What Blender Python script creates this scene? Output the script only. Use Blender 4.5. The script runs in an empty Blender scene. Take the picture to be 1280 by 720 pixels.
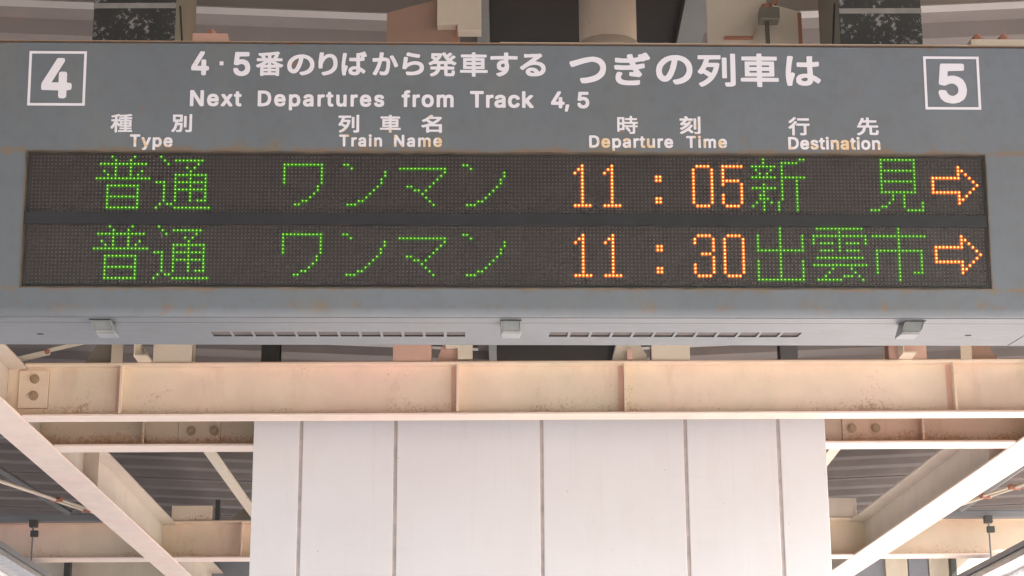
import bpy, bmesh, math, random
from mathutils import Vector, Matrix, Euler
R = math.radians
sc = bpy.context.scene
col = sc.collection
random.seed(7)

# ------------------------------------------------------------------ camera
cam_d = bpy.data.cameras.new('camera')
cam_d.sensor_width = 36.0
cam_d.lens = 36.0 * 2483 / 1280
cam_d.clip_start = 0.05
cam_d.clip_end = 2000
cam = bpy.data.objects.new('camera', cam_d)
col.objects.link(cam)
right = Vector((0.99998624, -0.00193253, -0.00487697))
down = Vector((-0.00413532, 0.28162829, -0.95951467))
fwd = Vector((0.00322778, 0.95952164, 0.28161642))
m3 = Matrix((right, -down, -fwd)).transposed()
cam.matrix_world = Matrix.Translation((0, -4.1, 1.6)) @ m3.to_4x4()
sc.camera = cam

# ------------------------------------------------------------------ world, sun, exposure
SUN_EL, SUN_AZ = R(38), R(72)          # azimuth measured from -Y (behind the camera) towards +X
w = bpy.data.worlds.new('World'); sc.world = w; w.use_nodes = True
nt = w.node_tree; nt.nodes.clear()
sky = nt.nodes.new('ShaderNodeTexSky'); sky.sky_type = 'NISHITA'; sky.sun_disc = False
sd = Vector((math.sin(SUN_AZ) * math.cos(SUN_EL), -math.cos(SUN_AZ) * math.cos(SUN_EL), math.sin(SUN_EL)))
sky.sun_elevation = SUN_EL
sky.sun_rotation = math.atan2(sd.x, sd.y)
sky.dust_density = 2.5; sky.air_density = 1.0
bg = nt.nodes.new('ShaderNodeBackground'); bg.inputs[1].default_value = 0.15
wo = nt.nodes.new('ShaderNodeOutputWorld')
nt.links.new(sky.outputs[0], bg.inputs[0]); nt.links.new(bg.outputs[0], wo.inputs[0])
sl = bpy.data.lights.new('sun', 'SUN'); sl.energy = 5.0; sl.angle = R(0.5); sl.color = (1.0, 0.95, 0.90)
so = bpy.data.objects.new('sun', sl); col.objects.link(so)
so.rotation_euler = (-sd).to_track_quat('-Z', 'Y').to_euler()
sc.view_settings.view_transform = 'Standard'; sc.view_settings.look = 'None'
sc.view_settings.exposure = 2.05; sc.view_settings.gamma = 1.0
sc.cycles.max_bounces = 10; sc.cycles.diffuse_bounces = 6
sc.cycles.transparent_max_bounces = 8
sc.cycles.filter_width = 1.45

# ------------------------------------------------------------------ materials
def mat(name, fn):
    m = bpy.data.materials.new(name); m.use_nodes = True
    nt = m.node_tree; nt.nodes.clear()
    out = nt.nodes.new('ShaderNodeOutputMaterial')
    b = nt.nodes.new('ShaderNodeBsdfPrincipled')
    nt.links.new(b.outputs[0], out.inputs[0])
    fn(nt, b, out)
    return m
def tc(nt, scale=(1, 1, 1), offs=(0, 0, 0)):
    t = nt.nodes.new('ShaderNodeTexCoord'); mp = nt.nodes.new('ShaderNodeMapping')
    mp.inputs['Scale'].default_value = scale; mp.inputs['Location'].default_value = offs
    nt.links.new(t.outputs['Object'], mp.inputs[0])
    return mp.outputs[0]
def noise(nt, vec, scale, detail=4, rough=.55):
    n = nt.nodes.new('ShaderNodeTexNoise'); n.inputs['Scale'].default_value = scale
    n.inputs['Detail'].default_value = detail; n.inputs['Roughness'].default_value = rough
    nt.links.new(vec, n.inputs['Vector']); return n.outputs['Fac']
def ramp(nt, fac, stops, interp='LINEAR'):
    r = nt.nodes.new('ShaderNodeValToRGB'); cr = r.color_ramp; cr.interpolation = interp
    while len(cr.elements) < len(stops): cr.elements.new(.5)
    for e, (p, c) in zip(cr.elements, stops):
        e.position = p
        e.color = (c, c, c, 1) if isinstance(c, (int, float)) else (*c, 1)
    nt.links.new(fac, r.inputs[0]); return r.outputs[0]
def mix(nt, fac, a, b, mode='MIX'):
    n = nt.nodes.new('ShaderNodeMix'); n.data_type = 'RGBA'; n.blend_type = mode
    for s, v in ((0, fac), (6, a), (7, b)):
        if hasattr(v, 'links') or hasattr(v, 'is_linked'): nt.links.new(v, n.inputs[s])
        elif s == 0: n.inputs[0].default_value = v
        else: n.inputs[s].default_value = (*v, 1)
    return n.outputs[2]
def math_n(nt, op, a, b=0.0, clamp=False):
    n = nt.nodes.new('ShaderNodeMath'); n.operation = op; n.use_clamp = clamp
    for i, v in enumerate((a, b)):
        if hasattr(v, 'is_linked'): nt.links.new(v, n.inputs[i])
        else: n.inputs[i].default_value = v
    return n.outputs[0]
def sep(nt, vec):
    s = nt.nodes.new('ShaderNodeSeparateXYZ'); nt.links.new(vec, s.inputs[0]); return s.outputs
def bump(nt, b, h, strength=.2, dist=.002):
    n = nt.nodes.new('ShaderNodeBump'); n.inputs['Strength'].default_value = strength
    n.inputs['Distance'].default_value = dist
    nt.links.new(h, n.inputs['Height']); nt.links.new(n.outputs[0], b.inputs['Normal'])

def painted_steel(name, c1, c2, c3, rust=.5, lowrust=0.0, rough=.5, seed=0.0, speck=1.0, spec=.5):
    """old gloss paint: three drifting tints, rust speckle, optional rust collecting low on the piece"""
    def fn(nt, b, out):
        v = tc(nt, offs=(seed, seed * .7, 0))
        big = noise(nt, v, 1.1, 3)
        c = ramp(nt, big, [(.30, c1), (.50, c2), (.68, c3)])
        med = noise(nt, v, 9, 5, .6)
        c = mix(nt, ramp(nt, med, [(.35, 0.0), (.75, .38)]), c, tuple(x * .72 for x in c2))
        fine = noise(nt, v, 95, 4, .7)
        area = noise(nt, v, 5.5, 4, .6)
        z = sep(nt, tc(nt))[2]
        low = ramp(nt, z, [(0.0, 1.0), (.075, 0.0)])
        lowm = math_n(nt, 'MULTIPLY', low, lowrust)
        k = math_n(nt, 'ADD', math_n(nt, 'MULTIPLY', area, .42), lowm)
        k = math_n(nt, 'ADD', k, math_n(nt, 'MULTIPLY', fine, .55))
        rm = ramp(nt, k, [(.545 + .05 * (1 - rust), 0.0), (.67 + .05 * (1 - rust), 1.0)])
        rc = ramp(nt, noise(nt, v, 60, 3), [(.3, (.27, .12, .055)), (.7, (.50, .27, .13))])
        c = mix(nt, math_n(nt, 'MULTIPLY', rm, .75 * speck), c, rc)
        st = ramp(nt, noise(nt, tc(nt, (1, 1, .25), (3 + seed, 0, 0)), 7, 4, .65), [(.56, 0.0), (.74, .55 * rust)])
        c = mix(nt, st, c, (.42, .21, .105))
        nt.links.new(c, b.inputs['Base Color'])
        b.inputs['Roughness'].default_value = rough; b.inputs['Specular IOR Level'].default_value = spec
        hh = math_n(nt, 'ADD', math_n(nt, 'MULTIPLY', fine, .4), med)
        bump(nt, b, hh, .25, .0015)
    return mat(name, fn)

M = {}
M['beam'] = painted_steel('aged_cream_paint', (.62, .57, .43), (.82, .66, .51), (.82, .60, .49), rust=.45, lowrust=.12)
M['beam2'] = painted_steel('aged_cream_paint_rusty', (.44, .42, .31), (.56, .45, .34), (.56, .38, .29), rust=1.0, lowrust=.26, seed=4.0)
M['flange'] = painted_steel('ground_lit_flange_cream', (.84, .70, .60), (.86, .72, .62), (.86, .66, .58), rust=.15, seed=9.0, speck=.5)  # lighter than the webs: ground bounce on undersides put into the paint
M['salmon'] = painted_steel('salmon_primer_paint', (.50, .29, .22), (.58, .35, .27), (.60, .38, .30), rust=.6, seed=2.0)
M['salmondark'] = painted_steel('dull_salmon_paint', (.30, .19, .13), (.36, .22, .16), (.38, .25, .19), rust=.9, seed=2.2)
M['primer'] = painted_steel('pink_primer_band', (.66, .42, .32), (.72, .46, .36), (.70, .48, .38), rust=.5, seed=2.6)
M['bolt'] = painted_steel('rusty_shaded_bolt_paint', (.30, .23, .15), (.38, .28, .18), (.34, .22, .14), rust=1.0, seed=2.9)  # rust and the bolts' shaded sides put into one dark colour
M['cream'] = painted_steel('plain_cream_paint', (.62, .54, .42), (.66, .58, .46), (.65, .54, .45), rust=.35, seed=6.0)
M['topedge'] = painted_steel('tan_rusty_lip', (.24, .17, .12), (.28, .19, .13), (.22, .15, .11), rust=.8, seed=1.7)
M['rustedge'] = painted_steel('rust_edge', (.36, .16, .10), (.42, .17, .11), (.38, .20, .13), rust=1.0, seed=1.0)
M['graysteel'] = painted_steel('grey_galvanised_steel', (.16, .165, .175), (.20, .20, .205), (.23, .22, .22), rust=.2, seed=5.0)
M['darksteel'] = painted_steel('dark_green_grey_steel', (.035, .042, .038), (.05, .055, .05), (.06, .06, .052), rust=.2, seed=5.5)
M['pale'] = painted_steel('pale_chalky_paint', (.58, .53, .44), (.62, .55, .47), (.60, .50, .43), rust=.35, lowrust=.05, seed=11.0)
M['patchy'] = painted_steel('rust_patched_edge', (.36, .20, .12), (.46, .28, .18), (.34, .17, .10), rust=1.6, seed=12.0)
M['roof'] = painted_steel('weathered_roof_sheet', (.13, .112, .103), (.168, .150, .140), (.155, .135, .125), rust=.2, seed=8.0, rough=.75, spec=.25)
M['bluegrey'] = painted_steel('blue_grey_sheet', (.20, .22, .25), (.24, .255, .28), (.25, .25, .27), rust=0.0, seed=8.0, rough=.5)
M['gutter'] = painted_steel('gutter_sheet', (.017, .017, .015), (.022, .021, .019), (.03, .026, .022), rust=-1.0, seed=3.3, rough=.9, spec=.1)
M['hanger'] = painted_steel('hanger_side_paint', (.16, .155, .12), (.19, .17, .13), (.21, .16, .13), rust=.6, seed=1.3)
M['rafter'] = painted_steel('rafter_paint', (.19, .17, .15), (.24, .21, .18), (.25, .20, .17), rust=.2, seed=1.9)
M['rafterlip'] = painted_steel('rafter_flange_paint', (.26, .25, .23), (.30, .28, .26), (.30, .27, .25), rust=.1, seed=2.9, speck=.4)

def casing_fn(nt, b, out):
    v = tc(nt)
    c = ramp(nt, noise(nt, v, 1.6, 3), [(.3, (.114, .130, .141)), (.5, (.127, .146, .162)), (.7, (.138, .160, .182))])
    c = mix(nt, ramp(nt, noise(nt, v, 34, 5, .65), [(.45, 0.0), (.8, .45)]), c, (.100, .104, .106))
    c = mix(nt, ramp(nt, noise(nt, tc(nt, (1, 1, .22), (7, 0, 0)), 9, 5, .7), [(.52, 0.0), (.74, .4)]), c, (.17, .165, .14))
    z = sep(nt, v)[2]
    # rust bleeding: just above the display opening, along the bottom edge and the top edge
    def band(z0, zw):
        return ramp(nt, math_n(nt, 'ABSOLUTE', math_n(nt, 'SUBTRACT', z, z0)), [(0.0, 1.0), (zw, 0.0)])
    up = math_n(nt, 'ADD', math_n(nt, 'MULTIPLY', band(.010, .014), .16), math_n(nt, 'MULTIPLY', band(.014, .045), .13))
    lo = math_n(nt, 'MULTIPLY', band(-.312, .03), .15)
    lo2 = math_n(nt, 'MULTIPLY', band(-.276, .012), .26)
    top = math_n(nt, 'MULTIPLY', band(.243, .012), .26)
    n1 = noise(nt, v, 17, 6, .7)
    k = math_n(nt, 'ADD', math_n(nt, 'ADD', math_n(nt, 'ADD', up, lo), math_n(nt, 'ADD', top, lo2)), math_n(nt, 'MULTIPLY', n1, .72))
    k = math_n(nt, 'ADD', k, math_n(nt, 'MULTIPLY', noise(nt, v, 90, 3), .16))
    rm = ramp(nt, k, [(.61, 0.0), (.72, .85)])
    rc = ramp(nt, noise(nt, v, 30, 3), [(.3, (.14, .12, .08)), (.5, (.18, .13, .085)), (.7, (.20, .105, .065))])
    c = mix(nt, rm, c, rc)
    # sparse rust points
    sp = ramp(nt, noise(nt, tc(nt, (1, 1, 1), (5, 0, 2)), 26, 2), [(.72, 0.0), (.78, .8)])
    c = mix(nt, sp, c, (.24, .11, .06))
    for sx, sz, r in ((-.386, -.314, .020), (-.646, -.323, .013), (.76, -.312, .018), (.957, -.308, .016), (.985, -.277, .016), (-.90, -.322, .011), (.50, -.275, .013), (-.48, .016, .03), (-.30, .018, .03), (-.70, .012, .025), (.27, -.32, .010)):
        d = nt.nodes.new('ShaderNodeVectorMath'); d.operation = 'DISTANCE'
        wob = nt.nodes.new('ShaderNodeVectorMath'); wob.operation = 'MULTIPLY'
        nt.links.new(v, wob.inputs[0]); wob.inputs[1].default_value = (1, 0, 1)
        nt.links.new(wob.outputs[0], d.inputs[0]); d.inputs[1].default_value = (sx, 0, sz)
        q = math_n(nt, 'ADD', math_n(nt, 'MULTIPLY', d.outputs['Value'], 1.0 / r), math_n(nt, 'MULTIPLY', noise(nt, v, 60, 4, .7), 1.6))
        c = mix(nt, ramp(nt, math_n(nt, 'MULTIPLY', q, .5), [(.42, .8), (.80, 0.0)]), c, rc)
    nt.links.new(c, b.inputs['Base Color'])
    b.inputs['Roughness'].default_value = .42
    bump(nt, b, noise(nt, v, 5, 3), .25, .004)
M['casing'] = mat('blue_grey_enamel', casing_fn)
def under_fn(nt, b, out):
    v = tc(nt)
    c = ramp(nt, noise(nt, v, 2.5, 3), [(.3, (.093, .102, .111)), (.5, (.108, .118, .128)), (.7, (.125, .130, .138))])
    c = mix(nt, ramp(nt, noise(nt, tc(nt, (1, 4, 1)), 16, 5, .7), [(.45, 0.0), (.8, .45)]), c, (.20, .207, .215))
    c = mix(nt, ramp(nt, noise(nt, v, 9, 5, .75), [(.5, 0.0), (.72, .7)]), c, (.095, .092, .085))
    c = mix(nt, ramp(nt, noise(nt, v, 22, 4), [(.68, 0.0), (.78, .7)]), c, (.30, .16, .10))
    nt.links.new(c, b.inputs['Base Color']); b.inputs['Roughness'].default_value = .38
M['under'] = mat('worn_grey_underside_enamel', under_fn)
def letter_fn(nt, b, out):
    v = tc(nt)
    c = ramp(nt, noise(nt, v, 6, 3), [(.35, (.66, .65, .70)), (.7, (.69, .67, .70))])
    z = sep(nt, v)[2]
    g = ramp(nt, z, [(.012, 1.0), (.062, 0.0)])
    k = math_n(nt, 'ADD', math_n(nt, 'MULTIPLY', g, .17), noise(nt, v, 42, 3))
    k = math_n(nt, 'MULTIPLY', k, ramp(nt, z, [(.09, 1.0), (.13, .86)]))
    c = mix(nt, ramp(nt, k, [(.615, 0.0), (.70, .85)]), c, (.68, .47, .22))
    c = mix(nt, ramp(nt, noise(nt, v, 30, 4, .7), [(.66, 0.0), (.74, .35)]), c, (.58, .53, .40))
    nt.links.new(c, b.inputs['Base Color']); b.inputs['Roughness'].default_value = .45
M['letter'] = mat('white_printed_lettering', letter_fn)
def panel_fn(nt, b, out):
    v = tc(nt)
    c = ramp(nt, noise(nt, v, 1.3, 3), [(.3, (.66, .65, .665)), (.55, (.69, .69, .71)), (.75, (.70, .68, .68))])
    c = mix(nt, ramp(nt, noise(nt, tc(nt, (1, 1, .3)), 6, 5, .7), [(.5, 0.0), (.8, .25)]), c, (.58, .52, .47))
    c = mix(nt, ramp(nt, noise(nt, tc(nt, (.35, 1, 2.2), (2, 0, 5)), 7, 5, .75), [(.56, 0.0), (.70, .22)]), c, (.60, .57, .54))
    c = mix(nt, ramp(nt, noise(nt, tc(nt, (4, 1, .12), (0, 0, 3)), 9, 4, .7), [(.56, 0.0), (.72, .20)]), c, (.56, .52, .48))
    sp = ramp(nt, noise(nt, v, 60, 2), [(.735, 0.0), (.775, .7)])
    c = mix(nt, sp, c, (.30, .24, .22))
    nt.links.new(c, b.inputs['Base Color']); b.inputs['Roughness'].default_value = .4
    bump(nt, b, noise(nt, v, 2.2, 2), .3, .006)
M['clad'] = mat('white_cladding_sheet', panel_fn)
def simple(name, c, rough=.5, metal=0.0, var=.15, scale=20):
    def fn(nt, b, out):
        v = tc(nt)
        cc = mix(nt, ramp(nt, noise(nt, v, scale, 4), [(.35, 0.0), (.7, 1.0)]), c, tuple(max(0, x * (1 - var * 2)) for x in c))
        nt.links.new(cc, b.inputs['Base Color']); b.inputs['Roughness'].default_value = rough; b.inputs['Metallic'].default_value = metal
    return mat(name, fn)
M['batten'] = simple('joint_batten_paint', (.56, .50, .48), .5)
M['ledboard'] = simple('black_led_board', (.015, .009, .0075), .7)
M['divider'] = simple('dark_grey_divider', (.020, .021, .025), .3)
M['reveal'] = simple('black_reveal', (.018, .018, .017), .5)
M['led_off'] = simple('unlit_led_lens', (.095, .080, .074), .35)
M['framing'] = simple('display_frame_paint', (.15, .115, .08), .5, var=.3)
M['latch'] = simple('worn_aluminium', (.20, .215, .215), .3, .1)
M['void'] = simple('dark_vent_inside', (.11, .09, .082), .7)
M['hole'] = simple('black_hole', (.02, .018, .016), .7)
M['concrete'] = simple('platform_concrete', (.47, .435, .42), .85, scale=3)
M['edge'] = simple('platform_edge_stone', (.50, .48, .44), .8)
M['ballast'] = simple('track_ballast', (.30, .25, .235), .9, scale=12, var=.3)
M['ground'] = simple('dry_ground', (.27, .25, .23), .95, scale=.3)
M['white'] = simple('white_enamel', (.74, .74, .74), .35)
M['tube'] = simple('lamp_tube_glass', (.78, .78, .76), .2)
M['pipe'] = painted_steel('pipe_paint', (.66, .50, .40), (.68, .56, .45), (.64, .46, .38), rust=.15, seed=7.0)
M['bandtape'] = simple('pale_band', (.34, .33, .31), .5)
def black_fn(nt, b, out):
    v = tc(nt)
    c = ramp(nt, noise(nt, v, 8, 3), [(.3, (.030, .032, .032)), (.7, (.048, .050, .047))])
    n = noise(nt, v, 85, 5, .75); a = noise(nt, v, 13, 3)
    z = sep(nt, v)[2]
    low = ramp(nt, z, [(.0, .10), (.12, 0.0)])
    k = math_n(nt, 'ADD', math_n(nt, 'ADD', math_n(nt, 'MULTIPLY', n, .7), math_n(nt, 'MULTIPLY', a, .5)), low)
    c = mix(nt, ramp(nt, k, [(.655, 0.0), (.70, .8)]), c, (.36, .35, .35))
    nt.links.new(c, b.inputs['Base Color']); b.inputs['Roughness'].default_value = .5
M['black'] = mat('flaking_black_paint', black_fn)
def emis(name, c, s):
    m = bpy.data.materials.new(name); m.use_nodes = True; nt = m.node_tree; nt.nodes.clear()
    o = nt.nodes.new('ShaderNodeOutputMaterial'); e = nt.nodes.new('ShaderNodeEmission')
    e.inputs[0].default_value = (*c, 1); e.inputs[1].default_value = s
    nt.links.new(e.outputs[0], o.inputs[0]); return m
EXPO = 2 ** -sc.view_settings.exposure
M['green_core'] = emis('green_led_core', (.50, 1.0, .14), 1.7 * EXPO)
M['green_halo'] = emis('green_led_glow', (.022, .16, .0), 1.0 * EXPO)  # glow around each lit dot, painted as a dim emissive skirt beyond the lens
M['orange_core'] = emis('orange_led_core', (1.0, .66, .17), 3.2 * EXPO)
M['orange_halo'] = emis('orange_led_glow', (.80, .11, .005), 1.0 * EXPO)
def pane_fn(nt, b, out):
    t = nt.nodes.new('ShaderNodeBsdfTransparent'); g = nt.nodes.new('ShaderNodeBsdfGlossy'); g.inputs['Roughness'].default_value = .28
    d = nt.nodes.new('ShaderNodeBsdfDiffuse'); d.inputs[0].default_value = (.6, .58, .6, 1)
    a = nt.nodes.new('ShaderNodeMixShader'); a.inputs[0].default_value = .020
    nt.links.new(t.outputs[0], a.inputs[1]); nt.links.new(g.outputs[0], a.inputs[2])
    c = nt.nodes.new('ShaderNodeMixShader'); c.inputs[0].default_value = .004
    nt.links.new(a.outputs[0], c.inputs[1]); nt.links.new(d.outputs[0], c.inputs[2])
    nt.links.new(c.outputs[0], out.inputs[0])
M['pane'] = mat('dusty_acrylic_pane', pane_fn)

# ------------------------------------------------------------------ mesh helpers
class MB:
    def __init__(s): s.bm = bmesh.new()
    def box(s, x0, x1, y0, y1, z0, z1, mi=0):
        v = [s.bm.verts.new(p) for p in ((x0,y0,z0),(x1,y0,z0),(x1,y1,z0),(x0,y1,z0),(x0,y0,z1),(x1,y0,z1),(x1,y1,z1),(x0,y1,z1))]
        for f in ((3,2,1,0),(4,5,6,7),(0,1,5,4),(1,2,6,5),(2,3,7,6),(3,0,4,7)):
            s.bm.faces.new([v[i] for i in f]).material_index = mi
        return s
    def prism(s, pts, axis, a, b, mi=0):
        """pts: polygon in the plane normal to axis ('x': (y,z), 'y': (x,z), 'z': (x,y)) extruded a..b"""
        def P(p, t): return {'x': (t, p[0], p[1]), 'y': (p[0], t, p[1]), 'z': (p[0], p[1], t)}[axis]
        A = [s.bm.verts.new(P(p, a)) for p in pts]; B = [s.bm.verts.new(P(p, b)) for p in pts]
        n = len(pts)
        for i in range(n):
            s.bm.faces.new((A[i], A[(i+1) % n], B[(i+1) % n], B[i])).material_index = mi
        s.bm.faces.new(A[::-1]).material_index = mi; s.bm.faces.new(B).material_index = mi
        return s
    def cyl(s, p0, p1, r, n=12, r1=None, mi=0, cap=True):
        p0, p1 = Vector(p0), Vector(p1); d = (p1 - p0).normalized()
        a = d.orthogonal().normalized(); b = d.cross(a); r1 = r if r1 is None else r1
        A = [s.bm.verts.new(p0 + (a * math.cos(t) + b * math.sin(t)) * r) for t in [2 * math.pi * i / n for i in range(n)]]
        B = [s.bm.verts.new(p1 + (a * math.cos(t) + b * math.sin(t)) * r1) for t in [2 * math.pi * i / n for i in range(n)]]
        for i in range(n):
            f = s.bm.faces.new((A[i], A[(i+1) % n], B[(i+1) % n], B[i])); f.smooth = n > 8; f.material_index = mi
        if cap:
            s.bm.faces.new(A[::-1]).material_index = mi; s.bm.faces.new(B).material_index = mi
        return s
    def tube(s, pts, r, n=12, mi=0):
        pts = [Vector(p) for p in pts]; rings = []
        for i, p in enumerate(pts):
            d = (pts[min(i+1, len(pts)-1)] - pts[max(i-1, 0)]).normalized()
            ref = Vector((1, 0, 0)) if abs(d.x) < .9 else Vector((0, 1, 0))
            a = d.cross(ref).normalized(); b = d.cross(a)
            rings.append([s.bm.verts.new(p + (a * math.cos(2*math.pi*k/n) + b * math.sin(2*math.pi*k/n)) * r) for k in range(n)])
        for A, B in zip(rings, rings[1:]):
            for i in range(n):
                f = s.bm.faces.new((A[i], A[(i+1) % n], B[(i+1) % n], B[i])); f.smooth = True; f.material_index = mi
        s.bm.faces.new(rings[0][::-1]); s.bm.faces.new(rings[-1])
        return s
    def bolt(s, c, d, r, h):
        c, d = Vector(c), Vector(d)
        s.cyl(c, c + d * h * .25, r * 1.5, 14); s.cyl(c + d * h * .25, c + d * h, r, 6); s.cyl(c + d * h, c + d * h * 1.35, r * .5, 8)
        return s
    def build(s, name, m, parent=None, bevel=0.0, loc=None, seg=2):
        bmesh.ops.recalc_face_normals(s.bm, faces=s.bm.faces)
        if bevel:
            es = [e for e in s.bm.edges if len(e.link_faces) == 2 and e.calc_face_angle(0) > .5]
            bmesh.ops.bevel(s.bm, geom=es, offset=bevel, segments=seg, affect='EDGES', profile=.5, clamp_overlap=True)
        me = bpy.data.meshes.new(name); s.bm.to_mesh(me); s.bm.free()
        for mm in (m if isinstance(m, (list, tuple)) else [m]): me.materials.append(M[mm])
        return link(name, me, parent, loc)
def link(name, me, parent=None, loc=None):
    o = bpy.data.objects.new(name, me); col.objects.link(o)
    if parent: o.parent = parent
    if loc: o.location = loc
    return o
def tag(o, label=None, cat=None, group=None, kind=None):
    for k, v in (('label', label), ('category', cat), ('group', group), ('kind', kind)):
        if v: o[k] = v
    return o
def empty(name, loc, label, cat, group=None, rz=0.0):
    o = bpy.data.objects.new(name, None); col.objects.link(o); o.location = loc; o.rotation_euler = (0, 0, rz)
    o.empty_display_size = .1
    return tag(o, label, cat, group)

# ------------------------------------------------------------------ ground, platform and track beds
tag(MB().box(-300, 300, -300, 300, -1.6, -1.2).build('ground', 'ground'), kind='structure')
tag(MB().box(-4.4, 4.7, -40, 80, -1.19, 0.0).build('platform', 'concrete', bevel=.01), kind='structure')
tag(MB().box(4.75, 12.5, -60, 120, -1.19, -1.0).build('track_bed', 'ballast'), kind='structure')
tag(MB().box(-12.5, -4.45, -60, 120, -1.19, -1.0).build('track_bed', 'ballast'), kind='structure')

# ------------------------------------------------------------------ steel beams
TF = .009
def beam(name, label, origin, L, h=.212, wdt=.1, rz=0.0, web='beam', fl='flange', stiff=(), group='steel beams of the canopy', tw=.007, fend=(0, 0), band=0):
    o = empty(name, origin, label, 'beam', group, rz)
    MB().box(0, L, -tw/2, tw/2, TF, h - TF).build('web', web, o)
    MB().box(fend[0], L - fend[1], -wdt/2, wdt/2, 0, TF).build('bottom_flange', fl, o, bevel=.0015)
    MB().box(fend[0], L - fend[1], -wdt/2, wdt/2, h - TF, h).build('top_flange', web, o, bevel=.0015)
    for ya, zz in ((-wdt/2 + .0005, TF), (-wdt/2 + .0005, h)):
        MB().box(fend[0], L - fend[1], ya, ya + .0035, zz + .0002, zz + .0022).build('rust_line', 'patchy', o)
    for s in stiff:
        if band: MB().box(s - band, s - .0042, -tw/2 - .0005, -tw/2 - .0001, TF + .001, h - TF - .001).build('primer_band', 'primer', o)
        for sg in (-1, 1):
            MB().box(s - .004, s + .004, min(sg*tw/2, sg*(wdt/2-.002)), max(sg*tw/2, sg*(wdt/2-.002)), TF + .0003, h - TF - .0003).build('stiffener', web, o)
        MB().prism([(-.012, TF), (.012, TF), (.004, TF + .01), (-.004, TF + .01)], 'y', -wdt/2 + .004, -tw/2, ).build('weld', web, o, loc=(s, 0, 0))
    return o
Z0 = 3.292
DL, DR = -1.948, 2.19           # centre lines of the two lengthwise beams
b1 = beam('steel_beam', 'cream steel beam crossing just under the departure board, in front of the white column', (-1.944, 3.45, Z0), 4.12,
          stiff=(.449, 1.756, 2.407, 3.689), fend=(.074, 0), band=.026)
MB().box(.045, .160, -.0115, -.0035, .043, .193).build('end_plate', 'beam', b1, bevel=.001)
MB().box(.0425, .1625, -.0048, -.0036, .0405, .1955).build('rust_line', 'patchy', b1)
for zz in (.091, .158):
    MB().bolt((.106, -.0115, zz), (0, -1, 0), .0125, .018).build('bolt', 'bolt', b1)
b2 = beam('steel_beam', 'second cream steel beam behind the top of the white column, with bolted splice plates', (-1.944, 4.028, Z0 + .0005), 4.12, wdt=.125, web='beam2',
          stiff=(.44, 3.675), fend=(.074, 0))
for x0, x1, bx in ((.578, .752, (.631, .727)), (3.347, 3.527, (3.386, 3.485))):
    MB().box(x0, x1, -.0115, -.0035, .012, .19).build('splice_plate', 'beam2', b2, bevel=.001)
    MB().box(x0 - .002, x1 + .002, -.0048, -.0036, .0095, .1925).build('rust_line', 'patchy', b2)
    for x in bx:
        for zz in (.074, .15): MB().bolt((x, -.0115, zz), (0, -1, 0), .0135, .018).build('bolt', 'bolt', b2)
b3 = beam('steel_beam', 'far cream steel beam beyond the white column with the grey cable duct on its front', (-4.2, 7.085, Z0 - .0005), 8.6, wdt=.14, stiff=(2.71, 5.9))
dl = beam('steel_beam', 'pinkish lengthwise steel beam running away at lower left', (DL, -6.0, Z0 - .004), 46.0, wdt=.152, rz=R(90), stiff=(10.9,), web='pale')
dr = beam('steel_beam', 'brightest lengthwise steel beam running away at lower right', (DR + .0533 * 10.11, -6.0, Z0 - .005), 46.0, wdt=.175, rz=R(90 + 3.05), stiff=(10.4,), web='pale')
b0 = beam('steel_beam', 'steel beam hidden behind the departure board that carries its hangers', (-1.944, .47, Z0), 4.3, fend=(.074, 0))

# ------------------------------------------------------------------ white clad column
cx0, cx1, cy0, cy1, cz1 = -1.006, 1.272, 3.66, 3.98, 3.40
cl = empty('clad_column', ((cx0+cx1)/2, cy0, 0), 'wide white panelled column box standing below the cream beam', 'column')
joints = [-.817, -.441, .1405, .7135, 1.084]
ed = [cx0] + joints + [cx1]
ox = (cx0+cx1)/2
for i in range(6):
    a = ed[i] + (.007 if i else 0); b = ed[i+1] - (.007 if i < 5 else 0)
    MB().box(a-ox, b-ox, 0, .02, 0.0, cz1).build('cladding_panel', 'clad', cl, bevel=.0025)
for j in joints:
    MB().box(j-ox-.012, j-ox+.012, .0075, .026, 0.0, cz1 - .01).build('joint_strip', 'batten', cl)
MB().box(cx0-ox, cx0-ox+.02, .0205, .305, 0, cz1).build('side_panel', 'clad', cl, bevel=.002)
MB().box(cx1-ox-.02, cx1-ox, .0205, .305, 0, cz1).build('side_panel', 'clad', cl, bevel=.002)
MB().box(cx0-ox+.021, cx1-ox-.021, .027, .29, 0, cz1 - .02).build('core', 'batten', cl)

# ------------------------------------------------------------------ canopy roof
XV, SL, ZR = .215, .045, 3.875
def zroof(x): return ZR + SL * abs(x - XV)
rf = empty('canopy_roof', (XV, 0, ZR), 'dark ribbed metal canopy roof over the platform seen from below', 'roof')
def sheet(side):
    b = MB(); p = .33; prof = []
    for k in range(2):
        y = k * p
        prof += [(y, 0), (y + .05, 0), (y + .085, .034), (y + .245, .034), (y + .28, 0)]
    prof.append((2 * p + .012, 0))
    x0, x1 = .22, (3.45 if side > 0 else 5.6)
    z = lambda x: SL * x
    lo = []; 
    for xx in (x0, x1):
        X = xx * side
        lo.append(([b.bm.verts.new((X, y, z(xx) + h)) for y, h in prof], [b.bm.verts.new((X, y, z(xx) + h + .006)) for y, h in prof]))
    (A, A2), (B, B2) = lo
    for P, Q in ((A, B), (A2, B2)):
        for i in range(len(prof) - 1): b.bm.faces.new((P[i], P[i+1], Q[i+1], Q[i]))
    for P, Q in ((A, A2), (B, B2)):
        for i in range(len(prof) - 1): b.bm.faces.new((P[i], P[i+1], Q[i+1], Q[i]))
    return b
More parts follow.
